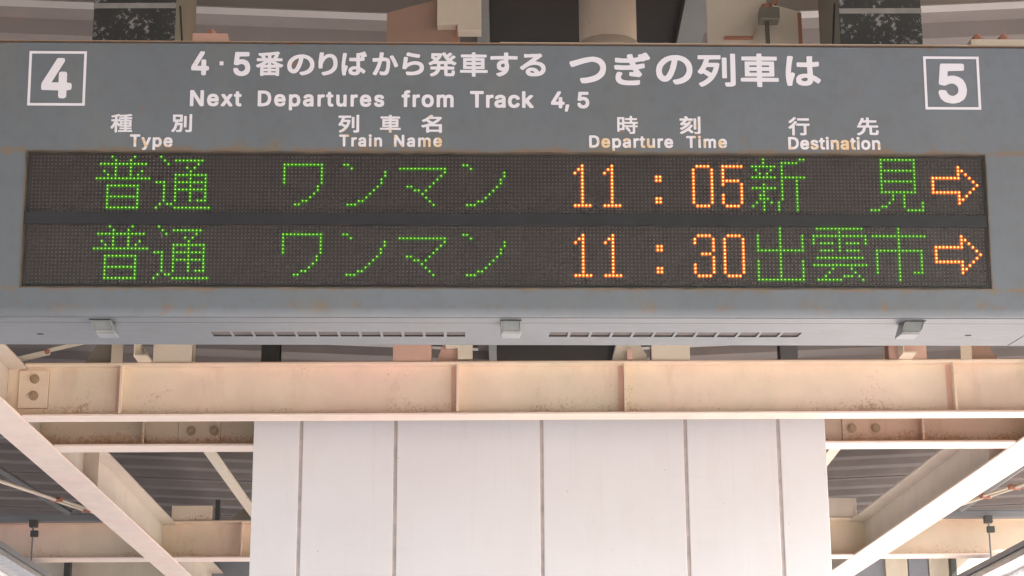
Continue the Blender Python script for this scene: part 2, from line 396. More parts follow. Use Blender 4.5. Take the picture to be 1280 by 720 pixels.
for side in (-1, 1):
    first = sheet(side).build('roof_sheet', 'roof', rf, loc=(0, -17.505, 0))
    for k in range(1, 91):
        link('roof_sheet', first.data, rf, (0, -17.505 + k * .66, .0 if k % 2 else .004))
MB().box(-.34, .34, -17.5, 42.4, .085, .1).build('sun_leak_cover', 'graysteel', rf)  # unseen strip added over the gutter gap to keep sun from leaking through
gut = empty('roof_gutter', (XV, 0, 3.80), 'dark box gutter along the middle of the canopy roof', 'gutter')
MB().box(-.26, .26, -17.5, 42, 0, .004).build('gutter_bottom', 'gutter', gut)
for sg in (-1, 1):
    xa, xb = (-.29, -.255) if sg < 0 else (.255, .325)
    MB().box(xa, xb, -17.5, 42, -.03, .004 - .0005).build('gutter_rail', 'darksteel', gut, bevel=.002)
    MB().box(min(sg*.262, sg*.27), max(sg*.262, sg*.27), -17.5, 42, .005, .10).build('gutter_side', 'gutter', gut)
# rafters in a shallow V across the roof
def rafter(y, label):
    o = empty('rafter', (XV, y, 3.745), label, 'rafter', 'shallow V rafters under the roof')
    for sg in (-1, 1):
        def seg(a, b, z0, z1, y0, y1, nm, m):
            MB().prism([(sg*a, SL*a + z0), (sg*b, SL*b + z0), (sg*b, SL*b + z1), (sg*a, SL*a + z1)], 'y', y0, y1).build(nm, m, o)
        E_ = 3.4 if sg > 0 else 5.5
        seg(.335, E_, 0, .004, -.022, .022, 'bottom_flange', 'rafterlip')
        seg(.335, E_, .0045, .125, -.022, -.018, 'web', 'rafter')
    return o
rafter(.74, 'pale-lipped rafter crossing just above the departure board')
rafter(4.2, 'pale-lipped rafter glimpsed in the gap over the cream beam')
rafter(10.6, 'rafter beyond the far cream beam')
# small joists on the beams, running lengthwise
for x, lb in ((-1.405, 'thin pale joist running away left of the white column'), (1.555, 'thin pale joist running away right of the white column')):
    o = empty('joist', (x, 3.3, 3.506), lb, 'joist', 'thin lengthwise joists')
    MB().box(-.026, .026, 0, 4.6, 0, .005).build('bottom_flange', 'cream', o)
    MB().box(-.026, -.021, 0, 4.6, .0055, .08).build('web', 'cream', o)
# overlapping blue-grey sheets left of the column
o = empty('soffit_panel', (-1.18, 6.4, 3.8), 'stepped blue-grey soffit sheets beside the left edge of the white column', 'soffit')
for k, (y0, y1) in enumerate(((6.0, 6.93), (6.9, 7.43), (7.4, 8.0))):
    MB().box(-.17 + .05 * k, .5, y0 - 6.4, y1 - 6.4, -.004 + .012 * k, .004 + .012 * k).build('soffit_sheet', 'bluegrey', o)

# ------------------------------------------------------------------ stub posts and gussets on the beams
def stub(x, w_, label, m='cream', y=3.45, d=.09, z1=3.86):
    o = empty('stub_post', (x, y, 3.5045), label, 'post', 'stub posts on the beams')
    MB().box(-w_/2, w_/2, -d/2, -d/2 + .008, 0, z1 - 3.5045).build('face_plate', m, o, bevel=.001)
    MB().box(-.004, .004, -d/2 + .0085, d/2 - .0085, 0, z1 - 3.5045).build('web', m, o)
    MB().box(-w_/2, w_/2, d/2 - .008, d/2, 0, z1 - 3.5045).build('back_plate', m, o, bevel=.001)
    return o
stub(-1.30, .15, 'stub post on the cream beam, leftmost of the four', 'cream')
stub(-.365, .15, 'pinkish stub post on the cream beam left of the small gusset', 'salmon')
stub(.643, .15, 'cream stub post on the cream beam right of the centre', 'cream')
stub(1.568, .147, 'stub post on the cream beam, rightmost of the four', 'salmon')
stub(-.99, .075, 'thin dim stub post on the second beam, left', 'darksteel', y=4.03)
stub(1.19, .075, 'thin dim stub post on the second beam, right', 'graysteel', y=4.03)
o = empty('gusset_bracket', (-.2, 3.43, 3.5045), 'salmon gusset with cream block on the beam left of centre', 'bracket', 'gussets on the beams')
MB().prism([(-.075, 0), (.012, 0), (.012, .12), (-.025, .12), (-.045, .08)], 'y', 0, .008).build('gusset', 'salmon', o)
MB().prism([(-.035, .055), (.012, .055), (.012, .01), (.07, .01), (.07, .2), (-.035, .2)], 'y', -.03, -.002).build('block', 'cream', o, bevel=.001)
o = empty('gusset_bracket', (.485, 3.43, 3.5045), 'cream gusset on the beam right of centre', 'bracket', 'gussets on the beams')
MB().prism([(-.07, 0), (.066, 0), (.066, .03), (.03, .09), (-.045, .09)], 'y', 0, .008).build('gusset', 'cream', o)
MB().box(-.012, .008, -.03, -.001, .005, .045).build('clip', 'salmon', o)
o = empty('gusset_bracket', (-.12, .42, 3.5045), 'salmon gusset with cream block standing above the board left of the pipe', 'bracket', 'gussets on the beams')
MB().prism([(-.17, 0), (.01, 0), (.01, .2), (-.045, .168), (-.17, .132)], 'y', 0, .01).build('gusset', 'salmondark', o)
MB().prism([(-.045, .084), (.005, .084), (.005, .066), (.063, .066), (.063, .36), (-.045, .36)], 'y', -.04, -.002).build('block', 'cream', o, bevel=.0012)
MB().box(.001, .006, -.03, -.024, 0, .083).build('pin', 'rustedge', o)
o = empty('gusset_bracket', (.63, .42, 3.5045), 'cream gusset plate with rusty right edge standing above the board right of the pipe', 'bracket', 'gussets on the beams')
MB().prism([(-.13, 0), (.101, 0), (.101, .131), (.02, .155), (-.02, .3), (-.13, .3)], 'y', 0, .01).build('gusset', 'cream', o)
MB().box(.094, .1035, -.002, .012, 0, .128).build('rusty_edge', 'rustedge', o)
MB().prism([(-.09, .056), (-.02, .056), (-.012, .085), (-.02, .062), (-.09, .062)], 'y', -.012, -.001).build('clip', 'rustedge', o)
o = empty('hanger_rod', (.64, .33, 3.45), 'rusty hanger rod with square nut block above the board', 'rod')
MB().cyl((-.005, 0, -.05), (-.005, 0, .125), .0055, 10).build('rod', 'hanger', o)
MB().box(-.024, .024, -.02, .02, .118, .150).build('nut_block', 'hanger', o, bevel=.002)
MB().cyl((-.004, 0, .1505), (-.004, 0, .163), .014, 6).build('nut', 'rustedge', o)
MB().cyl((.018, 0, .1635), (.022, 0, .26), .0045, 8).build('upper_rod', 'rustedge', o)

o = empty('tie_bar', (-1.93, 3.44, 3.5045), 'kinked pale tie bar on the left end of the cream beam', 'bar')
MB().prism([(.02, .012), (.145, .042), (.15, .066), (.02, .036)], 'y', -.006, .0).build('bar', 'cream', o, bevel=.001)
MB().prism([(.13, .052), (.30, .092), (.30, .108), (.13, .068)], 'y', .001, .006).build('bar', 'cream', o, bevel=.001)
MB().bolt((.135, -.006, .055), (0, -1, 0), .007, .008).build('bolt', 'rustedge', o)
for x, sg, lb in ((-1.52, -1, 'tapered greenish gusset above the left stiffener of the cream beam'), (1.80, 1, 'tapered brown gusset above the right stiffener of the cream beam')):
    tag(MB().prism([(x, 3.5045), (x + sg*.13, 3.5045), (x + sg*.07, 3.60), (x, 3.60)], 'y', 3.43, 3.44).build('tapered_gusset', 'hanger' if sg < 0 else 'salmondark'), lb, 'bracket')
    tag(MB().box(x - sg*.005 - .022, x - sg*.005 + .022, 3.40, 3.408, 3.5045, 3.70).build('flat_stub', 'beam2', bevel=.001), lb.replace('tapered', 'flat').replace('gusset', 'strip standing') , 'bracket')
# drain pipe
o = empty('drain_pipe', (.266, .62, 3.80), 'fat cream drain pipe dropping from the roof gutter behind the board', 'pipe')
pts = [(0, 0, .1), (0, 0, -.26)] + [(0, .16 - .16 * math.cos(a), -.26 - .16 * math.sin(a)) for a in [R(15 * i) for i in range(1, 7)]] + [(0, .55, -.42)]
MB().tube(pts, .074, 40).build('pipe', 'pipe', o)
MB().cyl((0, 0, -.27), (0, 0, -.168), .0775, 40).build('collar', 'pipe', o)

# board hangers: hollow posts with flaking black fronts
for x, nm, side, zb, crack in ((-.8485, 'left', 1, 3.505, 1), (.863, 'right', -1, 3.485, -1)):
    lb = 'hanger post with flaking black front rising above the board near the white number 4' if side > 0 else 'hanger post with flaking black front rising above the white number 5'
    o = empty('board_hanger', (x, .1, 3.2), lb, 'post', 'hanger posts of the board')
    MB().box(-.092, .092, .004, .29, 0, .68).build('post_body', 'hanger', o, bevel=.002)
    MB().box(-.094, .094, -.002, .0035, 0, .68).build('black_front', 'black', o, bevel=.0008)
    MB().box(-.0945, .0945, -.0035, -.0022, zb - 3.2, zb - 3.2 + .013).build('pale_band', 'bandtape', o)
    xs = side * .0935
    MB().prism([(.05, .335), (.062, .335), (.16, .18), (.15, .18)], 'x', min(xs, xs + side*.002), max(xs, xs + side*.002)).build('torn_strip', 'black', o)

# ------------------------------------------------------------------ ducts, rods, lights near the far beam
o = empty('cable_duct', (DL - .09, 6.9, 3.485), 'grey cable duct along the top of the far beam, left side', 'duct', 'grey cable ducts')
MB().box(-2.2, 0, 0, .07, 0, .036).build('duct_body', 'graysteel', o, bevel=.002)
MB().box(-2.2, 0, -.003, .073, .0365, .042).build('duct_lid', 'graysteel', o)
o = empty('cable_duct', (2.16, 6.9, 3.485), 'grey cable duct along the top of the far beam, right side', 'duct', 'grey cable ducts')
MB().box(0, 2.2, 0, .07, 0, .036).build('duct_body', 'graysteel', o, bevel=.002)
MB().box(0, 2.2, -.003, .073, .0365, .042).build('duct_lid', 'graysteel', o)
for x, lb in ((-2.628, 'thin hanging rod with clamp on the far beam, bottom left'), (2.68, 'thin hanging rod with clamp on the far beam, bottom right')):
    o = empty('hanging_rod', (x, 6.86, 3.24), lb, 'rod', 'thin hanging rods of the lights')
    MB().cyl((0, 0, -.03), (0, 0, .24), .005, 8).build('rod', 'graysteel', o)
    MB().box(-.022, .022, -.012, .03, .205, .245).build('clamp', 'darksteel', o, bevel=.002)
    MB().box(-.012, .03, -.012, .012, .15, .185).build('hook', 'darksteel', o, bevel=.002)
    MB().cyl((0, 0, -.012), (0, 0, .006), .013, 6).build('nut', 'darksteel', o)
for x, rz, lb in ((-2.64, 0, 'white strip light running away at the bottom left corner'), (2.72, R(3.05), 'white strip light running away at the bottom right corner')):
    o = empty('strip_light', (x, 6.3, 3.12), lb, 'light', 'white strip lights', rz)
    MB().prism([(-.13, 0), (.13, 0), (.06, .07), (-.06, .07)], 'y', -1.5, 1.6).build('housing', 'white', o, bevel=.002)
    MB().box(-.075, .075, -1.5, 1.6, .0705, .10).build('tray', 'graysteel', o, bevel=.002)
    MB().cyl((0, -1.4, -.02), (0, 1.5, -.02), .016, 16).build('tube', 'tube', o)
    for yy in (-1.42, 1.5): MB().box(-.02, .02, yy, yy + .03, -.04, -.0005).build('tube_holder', 'white', o)
for A, B, lb in (((-2.56, 5.3, 3.45), (-2.02, 7.0, 3.45), 'rusty cream bracing rod with turnbuckle at lower left'),
                 ((2.78, 5.2, 3.45), (2.30, 6.6, 3.45), 'cream bracing rod with turnbuckle at lower right')):
    A, B = Vector(A), Vector(B); d = (B - A)
    o = empty('bracing_rod', A, lb, 'rod', 'bracing rods')
    MB().cyl((0, 0, 0), d * .45, .010, 10).build('rod', 'cream', o)
    MB().cyl(d * .62, d, .010, 10).build('rod', 'cream', o)
    n = d.normalized().cross(Vector((0, 0, 1)))
    for sg in (-1, 1): MB().cyl(d * .44 + n * sg * .02, d * .63 + n * sg * .02, .007, 8).build('turnbuckle_side', 'cream', o)
    for t in (.44, .62): MB().cyl(d * t - n * .03, d * t + n * .03, .014, 10).build('turnbuckle_end', 'rustedge', o)
o = empty('conduit', (-2.9, 4.55, 3.46), 'short grey conduit ending on the left lengthwise beam', 'conduit', 'short grey conduits')
MB().box(0, .83, 0, .04, 0, .03).build('conduit_body', 'graysteel', o, bevel=.002); MB().box(.78, .86, -.01, .05, -.006, .036).build('cap', 'graysteel', o, bevel=.003)
o = empty('conduit', (2.30, 4.55, 3.46), 'short grey conduit ending on the right lengthwise beam', 'conduit', 'short grey conduits')
MB().box(.03, .9, 0, .04, 0, .03).build('conduit_body', 'graysteel', o, bevel=.002); MB().box(0, .08, -.01, .05, -.006, .036).build('cap', 'graysteel', o, bevel=.003)
# slanted struts under the roof at both lower corners
for a, b, lb in (((-2.9, 6.6, 3.80), (-2.40, 6.75, 3.50), 'short slanted grey strut at far lower left'), ((2.96, 6.6, 3.80), (2.50, 6.75, 3.50), 'short slanted grey strut at far lower right')):
    tag(MB().cyl(Vector(a), Vector(b), .018, 6).build('strut', 'graysteel'), lb, 'strut', 'slanted struts')
# little block, short post and gusset standing on the far beam, left of the column
o = empty('far_block', (-1.76, 7.05, 3.5045), 'peach block with short black post on the far beam', 'block')
MB().box(-.13, .10, -.03, .03, .0005, .085).build('block_body', 'beam', o, bevel=.002)
MB().box(.115, .14, -.03, .0, .0005, .12).build('post', 'darksteel', o)
tag(MB().prism([(-1.56, 3.5045), (-1.40, 3.63), (-1.33, 3.63), (-1.30, 3.5045)], 'y', 7.0, 7.01).build('gusset_plate', 'hanger'), 'brown triangular gusset on the far beam left of the column', 'bracket')
tag(MB().box(1.40, 1.98, 7.03, 7.08, 3.5045, 3.62).build('far_box', 'pale', bevel=.003), 'pale box on the far beam just right of the white column', 'box')
# deep fascia beyond, with posts in front of it
o = empty('fascia_beam', (0, 9.0, 3.2), 'deep pale fascia beam in the distance below the far beam', 'beam')
MB().box(-4.2, -2.09, 0, .05, 0, .42).build('fascia_board', 'cream', o, bevel=.002)
MB().box(-1.965, 1.2, 0, .05, 0, .42).build('fascia_board', 'bluegrey', o, bevel=.002)
MB().box(1.25, 2.49, .01, .05, 0, .42).build('fascia_board', 'bluegrey', o, bevel=.002)
MB().box(2.50, 2.645, -.01, .04, 0, .42).build('fascia_board', 'cream', o, bevel=.002)
MB().box(2.655, 2.78, 0, .05, 0, .42).build('fascia_board', 'bluegrey', o, bevel=.002)
MB().box(2.79, 4.2, 0, .05, 0, .42).build('fascia_board', 'cream', o, bevel=.002)
for x, lb in ((-2.025, 'dark far post between the pale fascia boards at left'), (-2.88, 'thin dark far post at lower left'), (2.93, 'thin dark far post at lower right')):
    tag(MB().box(x - (.05 if x > -2.5 and x < 0 else .02), x + (.05 if x > -2.5 and x < 0 else .02), 8.9, 8.97, 0, 3.85).build('far_post', 'darksteel', bevel=.003), lb, 'post', 'far dark posts')

# ------------------------------------------------------------------ the departure board
bd = empty('departure_board', (0.00991, -0.261227, 3.004303), 'long grey hanging train departure board with two rows of green and orange dots', 'sign')
bd.rotation_euler = Matrix(((0.99962175, -0.02748228, 0.00103829), (0.02747075, 0.99598204, -0.08523571), (0.00130836, 0.08523199, 0.99636027))).to_euler()
XL, XR = -1.25, 1.25
YF = -.010
OX0, OX1, OZ0, OZ1 = -.9835, .9803, -.2735, .0080
ZT, ZB = .2425, -.3315
# casing: upper and lower pressings, side strips, back, ends
b = MB()
b.prism([(YF, OZ1), (YF, ZT - .004), (YF + .004, ZT), (.33, ZT), (.33, ZT - .004), (YF + .005, ZT - .006), (YF + .004, OZ1)], 'x', XL, XR)
rr = .016
arc = [(YF + rr - rr * math.cos(R(a)), ZB + rr - rr * math.sin(R(a))) for a in range(0, 91, 15)]
b.prism([(YF, OZ0)] + arc + [(.060, ZB), (.060, ZB + .004), (YF + rr, ZB + .004), (YF + .004, ZB + rr), (YF + .004, OZ0)], 'x', XL, XR)
b.box(XL, OX0, YF, YF + .004, OZ0, OZ1); b.box(OX1, XR, YF, YF + .004, OZ0, OZ1)
b.box(XL, XR, .33, .334, ZB + .004, ZT)
b.box(XL - .003, XL, YF + .003, .334, ZB + .004, ZT - .002); b.box(XR, XR + .003, YF + .003, .334, ZB + .004, ZT - .002)
b.build('casing', 'casing', bd)
MB().box(XL - .001, XR + .001, YF - .0025, YF + .006, ZT + .0003, ZT + .0017).build('top_edge', 'topedge', bd)
MB().box(-.02, XR + .002, YF + .0065, YF + .03, ZT + .0003, ZT + .006).build('top_trim', 'cream', bd)
# underside panels with vent slots
def slotted(xa, xb, y0, y1, z0, z1, slots):
    """plate in the xy plane with real rectangular slots"""
    b = MB(); ys0, ys1 = .179, .236
    b.box(xa, xb, y0, ys0, z0, z1); b.box(xa, xb, ys1, y1, z0, z1)
    x = xa
    for s0, s1 in slots:
        b.box(x, s0, ys0, ys1, z0, z1); x = s1
    b.box(x, xb, ys0, ys1, z0, z1)
    return b
pit = (-.0900 + .6245 + .006) / 12
sl_l = [(-.6245 + k * pit, -.6245 + k * pit + pit - .006) for k in range(12)]
sl_r = [(.0885 + k * pit, .0885 + k * pit + pit - .006) for k in range(12)]
slotted(XL + .003, 1.1045, .0655, .338, ZB + .001, ZB + .003, sl_l + sl_r).build('underside_panel', 'under', bd)
MB().box(1.1070, XR - .003, .0655, .338, ZB + .001, ZB + .003).build('underside_panel', 'under', bd)
MB().box(XL + .004, XR - .004, .0598, .0652, ZB - .0008, ZB + .003).build('panel_joint', 'hole', bd)
MB().box(XL + .01, 1.10, YF + .0165, .0595, ZB - .0012, ZB - .0001).build('underside_lip', 'under', bd)
for k, ss in enumerate((sl_l, sl_r)):
    for s0, s1 in ss:
        b = MB(); b.box(s0 - .002, s1 + .002, .177, .238, ZB + .0045, ZB + .0055)
        b.build('vent_slot', 'void', bd)
for x in (-.986, .985):
    b = MB(); b.cyl((x, .209, ZB + .0005), (x, .209, ZB + .0009), .0075, 16); b.build('drain_hole', 'hole', bd)
# three latch covers under the board
for x, k in ((-.829, -1), (.002, 0), (.8300, 1)):
    hx = .0205
    b = MB(); b.prism([(.028, 0), (.030, -.024), (.036, -.029), (.092, -.029), (.100, 0)], 'x', x - hx, x + hx)
    for vv in b.bm.verts: vv.co.x += k * vv.co.z * .36
    lt = b.build('latch_cover', 'latch', bd, bevel=.0035, loc=(0, 0, ZB + .0005), seg=3)
    MB().box(x - hx - .001, x + hx + .001, .025, .0275, -.003, -.001).build('latch_shadow_line', 'reveal', lt)  # thin black bar paints the shadow line along the cover's top edge
    MB().box(x - hx + .004 - k * .0092, x + hx - .004 - k * .0092, .0285, .0300, -.0265, -.0245).build('latch_edge', 'bandtape', lt)
    for sg in (-1, 1):
        q = x + sg * (hx - .0012)
        MB().prism([(q - .0008 - k * .0014, -.004), (q + .0008 - k * .0014, -.004), (q + .0008 - k * .0076, -.021), (q - .0008 - k * .0076, -.021)], 'y', .0272, .0292).build('latch_edge', 'bandtape', lt)
# display opening: frame, boards, divider, pane
b = MB(); t = .0024
b.box(OX0 - t, OX1 + t, YF - .001, .012, OZ1, OZ1 + t); b.box(OX0 - t, OX1 + t, YF - .001, .012, OZ0 - t, OZ0)
b.box(OX0 - t, OX0, YF - .001, .012, OZ0, OZ1); b.box(OX1, OX1 + t, YF - .001, .012, OZ0, OZ1)
b.build('display_frame', 'framing', bd)
MB().box(OX0 - .002, OX1 + .002, .0125, .016, OZ0 - .002, OZ1 + .002).build('display_back', 'reveal', bd)
PX = .00762
MB().box(OX0 + .0005, OX1 - .0005, -.0075, .003, -.1420, -.1190).build('row_divider', 'divider', bd)
MB().box(OX0 + .0005, OX1 - .0005, YF + .0025, YF + .0035, OZ0 + .0005, OZ1 - .0005).build('front_pane', 'pane', bd)

PAT = {
'fu': "5,11;6,10;2-14;6,10;3,6,10,13;4,6,10,12;1-15;;4-12;4,12;4,12;4-12;4,12;4,12;4-12",
'tsu': "2;3,6-13;4,12;9,11;10;6-14;6,10,14;1-3,6-14;3,6,10,14;3,6-14;3,6,10,14;3,6,10,14;3,6,10,12-14;2,4,5;1,6-15",
'wa': ";;3-13;3,13;3,13;3,13;3,13;3,13;12;12;11;10;8,9;6,7",
'n': ";;3,4;5;14;14;13;13;12;11;10;9;7,8;4-6",
'ma': ";;;2-14;14;13;12;11;4,5,10;6,7,9;8;9;10;11",
'shin': "4,14,15;4,9-13;1-7,9;2,6,9;3,5,9;1-7,9-15;9,13;4,9,13;1-7,9,13;4,9,13;3,4,9,13;3-5,9,13;2,4,6,8,13;1,4,8,13;4,8,13",
'mi': "4-13;4,13;4,13;4-13;4,13;4,13;4-13;4,13;4,13;4-13;7,10;7,10;6,10,15;4,5,10,15;1-3,11-15",
'arrow': ";;9;9,10;9,11;2-9,12;2,13;2,14;2,13;2-9,12;9,11;9,10;9",
'izu': "8;8;2,8,14;2,8,14;2,8,14;2,8,14;2-14;8;8;2,8,14;2,8,14;2,8,14;2,8,14;2,8,14;2-14",
'mo': "2-14;8;1-15;1,8,15;1,3-6,8,10-13,15;8;3-6,8,10-13;;2-14;;1-15;6,11;5,12;4,9-11,13;2-8,14",
'shi': "8;8;1-15;8;8;8;2-14;2,8,14;2,8,14;2,8,14;2,8,14;2,8,14;2,8,12-14;8;8",
'1': ";;3;2,3;1,3;3;3;3;3;3;3;3;3;1-5",
'0': ";;2-5;1,6;1,6;1,6;1,6;1,6;1,6;1,6;1,6;1,6;1,6;2-5",
'5': ";;1-6;1;1;1;1-5;1,6;6;6;1,6;1,6;1,6;2-5",
'3': ";;2-5;1,6;1,6;6;6;3-5;6;6;1,6;1,6;1,6;2-5",
'colon': ";;;;;0,1;0,1;;;;;0,1;0,1",
}
def cells(key):
    out = []
    for r, row in enumerate(PAT[key].split(';')):
        for t in row.split(','):
            if not t: continue
            a, _, c = t.partition('-')
            for k in range(int(a), int(c or a) + 1): out.append((k, r))
    return out
ROWS = [
 ('upper row of dots', 0.0, [(16,'fu','g','green character 普'),(32,'tsu','g','green character 通'),(64,'wa','g','green character ワ'),(80,'n','g','green character ン'),(96,'ma','g','green character マ'),(112,'n','g','green character ン'),
   (144,'1','o','orange digit 1'),(152,'1','o','orange digit 1'),(167,'colon','o','orange colon'),(176,'0','o','orange digit 0'),(184,'5','o','orange digit 5'),(192,'shin','g','green character 新'),(224,'mi','g','green character 見'),(240,'arrow','o','orange arrow pointing right')]),
 ('lower row of dots', 19.198, [(16,'fu','g','green character 普'),(32,'tsu','g','green character 通'),(64,'wa','g','green character ワ'),(80,'n','g','green character ン'),(96,'ma','g','green character マ'),(112,'n','g','green character ン'),
   (144,'1','o','orange digit 1'),(152,'1','o','orange digit 1'),(167,'colon','o','orange colon'),(176,'3','o','orange digit 3'),(184,'0','o','orange digit 0'),(192,'izu','g','green character 出'),(208,'mo','g','green character 雲'),(224,'shi','g','green character 市'),(240,'arrow','o','orange arrow pointing right')]),
]
def dome(V, F, MI, x, z, r0, r1, y0, y1, mside, mcap, n=8):
    k = len(V)
    for (r, y) in ((r0, y0), (r1, y1)):
        for i in range(n):
            a = 2 * math.pi * (i + .5) / n
            V.append((x + r * math.cos(a), y, z + r * math.sin(a)))
    for i in range(n):
        j = (i + 1) % n
        F.append((k + i, k + j, k + n + j, k + n + i)); MI.append(mside)
    F.append(tuple(k + n + i for i in range(n))); MI.append(mcap)
for label, roff, chars in ROWS:
    zt = -roff * PX
    row = MB().box(OX0 + .004, OX1 - .004, .0025, .012, zt - 15.5 * PX - .0015, zt + .5 * PX + .0015).build('led_row', 'ledboard', bd)
    row['label'] = label
    lit = set()
    for c0, key, colr, lb in chars:
        V, F, MI = [], [], []
        for (c, r) in cells(key):
            lit.add((c0 + c, r))
            x = (c0 + c - 127.5) * PX; z = zt - r * PX
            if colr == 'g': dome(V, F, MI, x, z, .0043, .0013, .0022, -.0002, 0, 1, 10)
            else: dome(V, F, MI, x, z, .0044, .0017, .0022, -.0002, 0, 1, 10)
        me = bpy.data.meshes.new('lit_character'); me.from_pydata(V, [], F); me.update()
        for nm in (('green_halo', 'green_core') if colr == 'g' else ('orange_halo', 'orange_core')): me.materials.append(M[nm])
        me.polygons.foreach_set('material_index', MI)
        oo = link('lit_character', me, row); oo['label'] = lb
    V, F, MI = [], [], []
    for c in range(256):
        for r in range(16):
            if (c, r) in lit: continue
            x = (c - 127.5) * PX; z = zt - r * PX
            dome(V, F, MI, x, z, .0018, .0011, .0022, .0002, 0, 0, 6)
    me = bpy.data.meshes.new('unlit_dots'); me.from_pydata(V, [], F); me.update(); me.materials.append(M['led_off'])
    oo = link('unlit_dots', me, row); oo['kind'] = 'stuff'

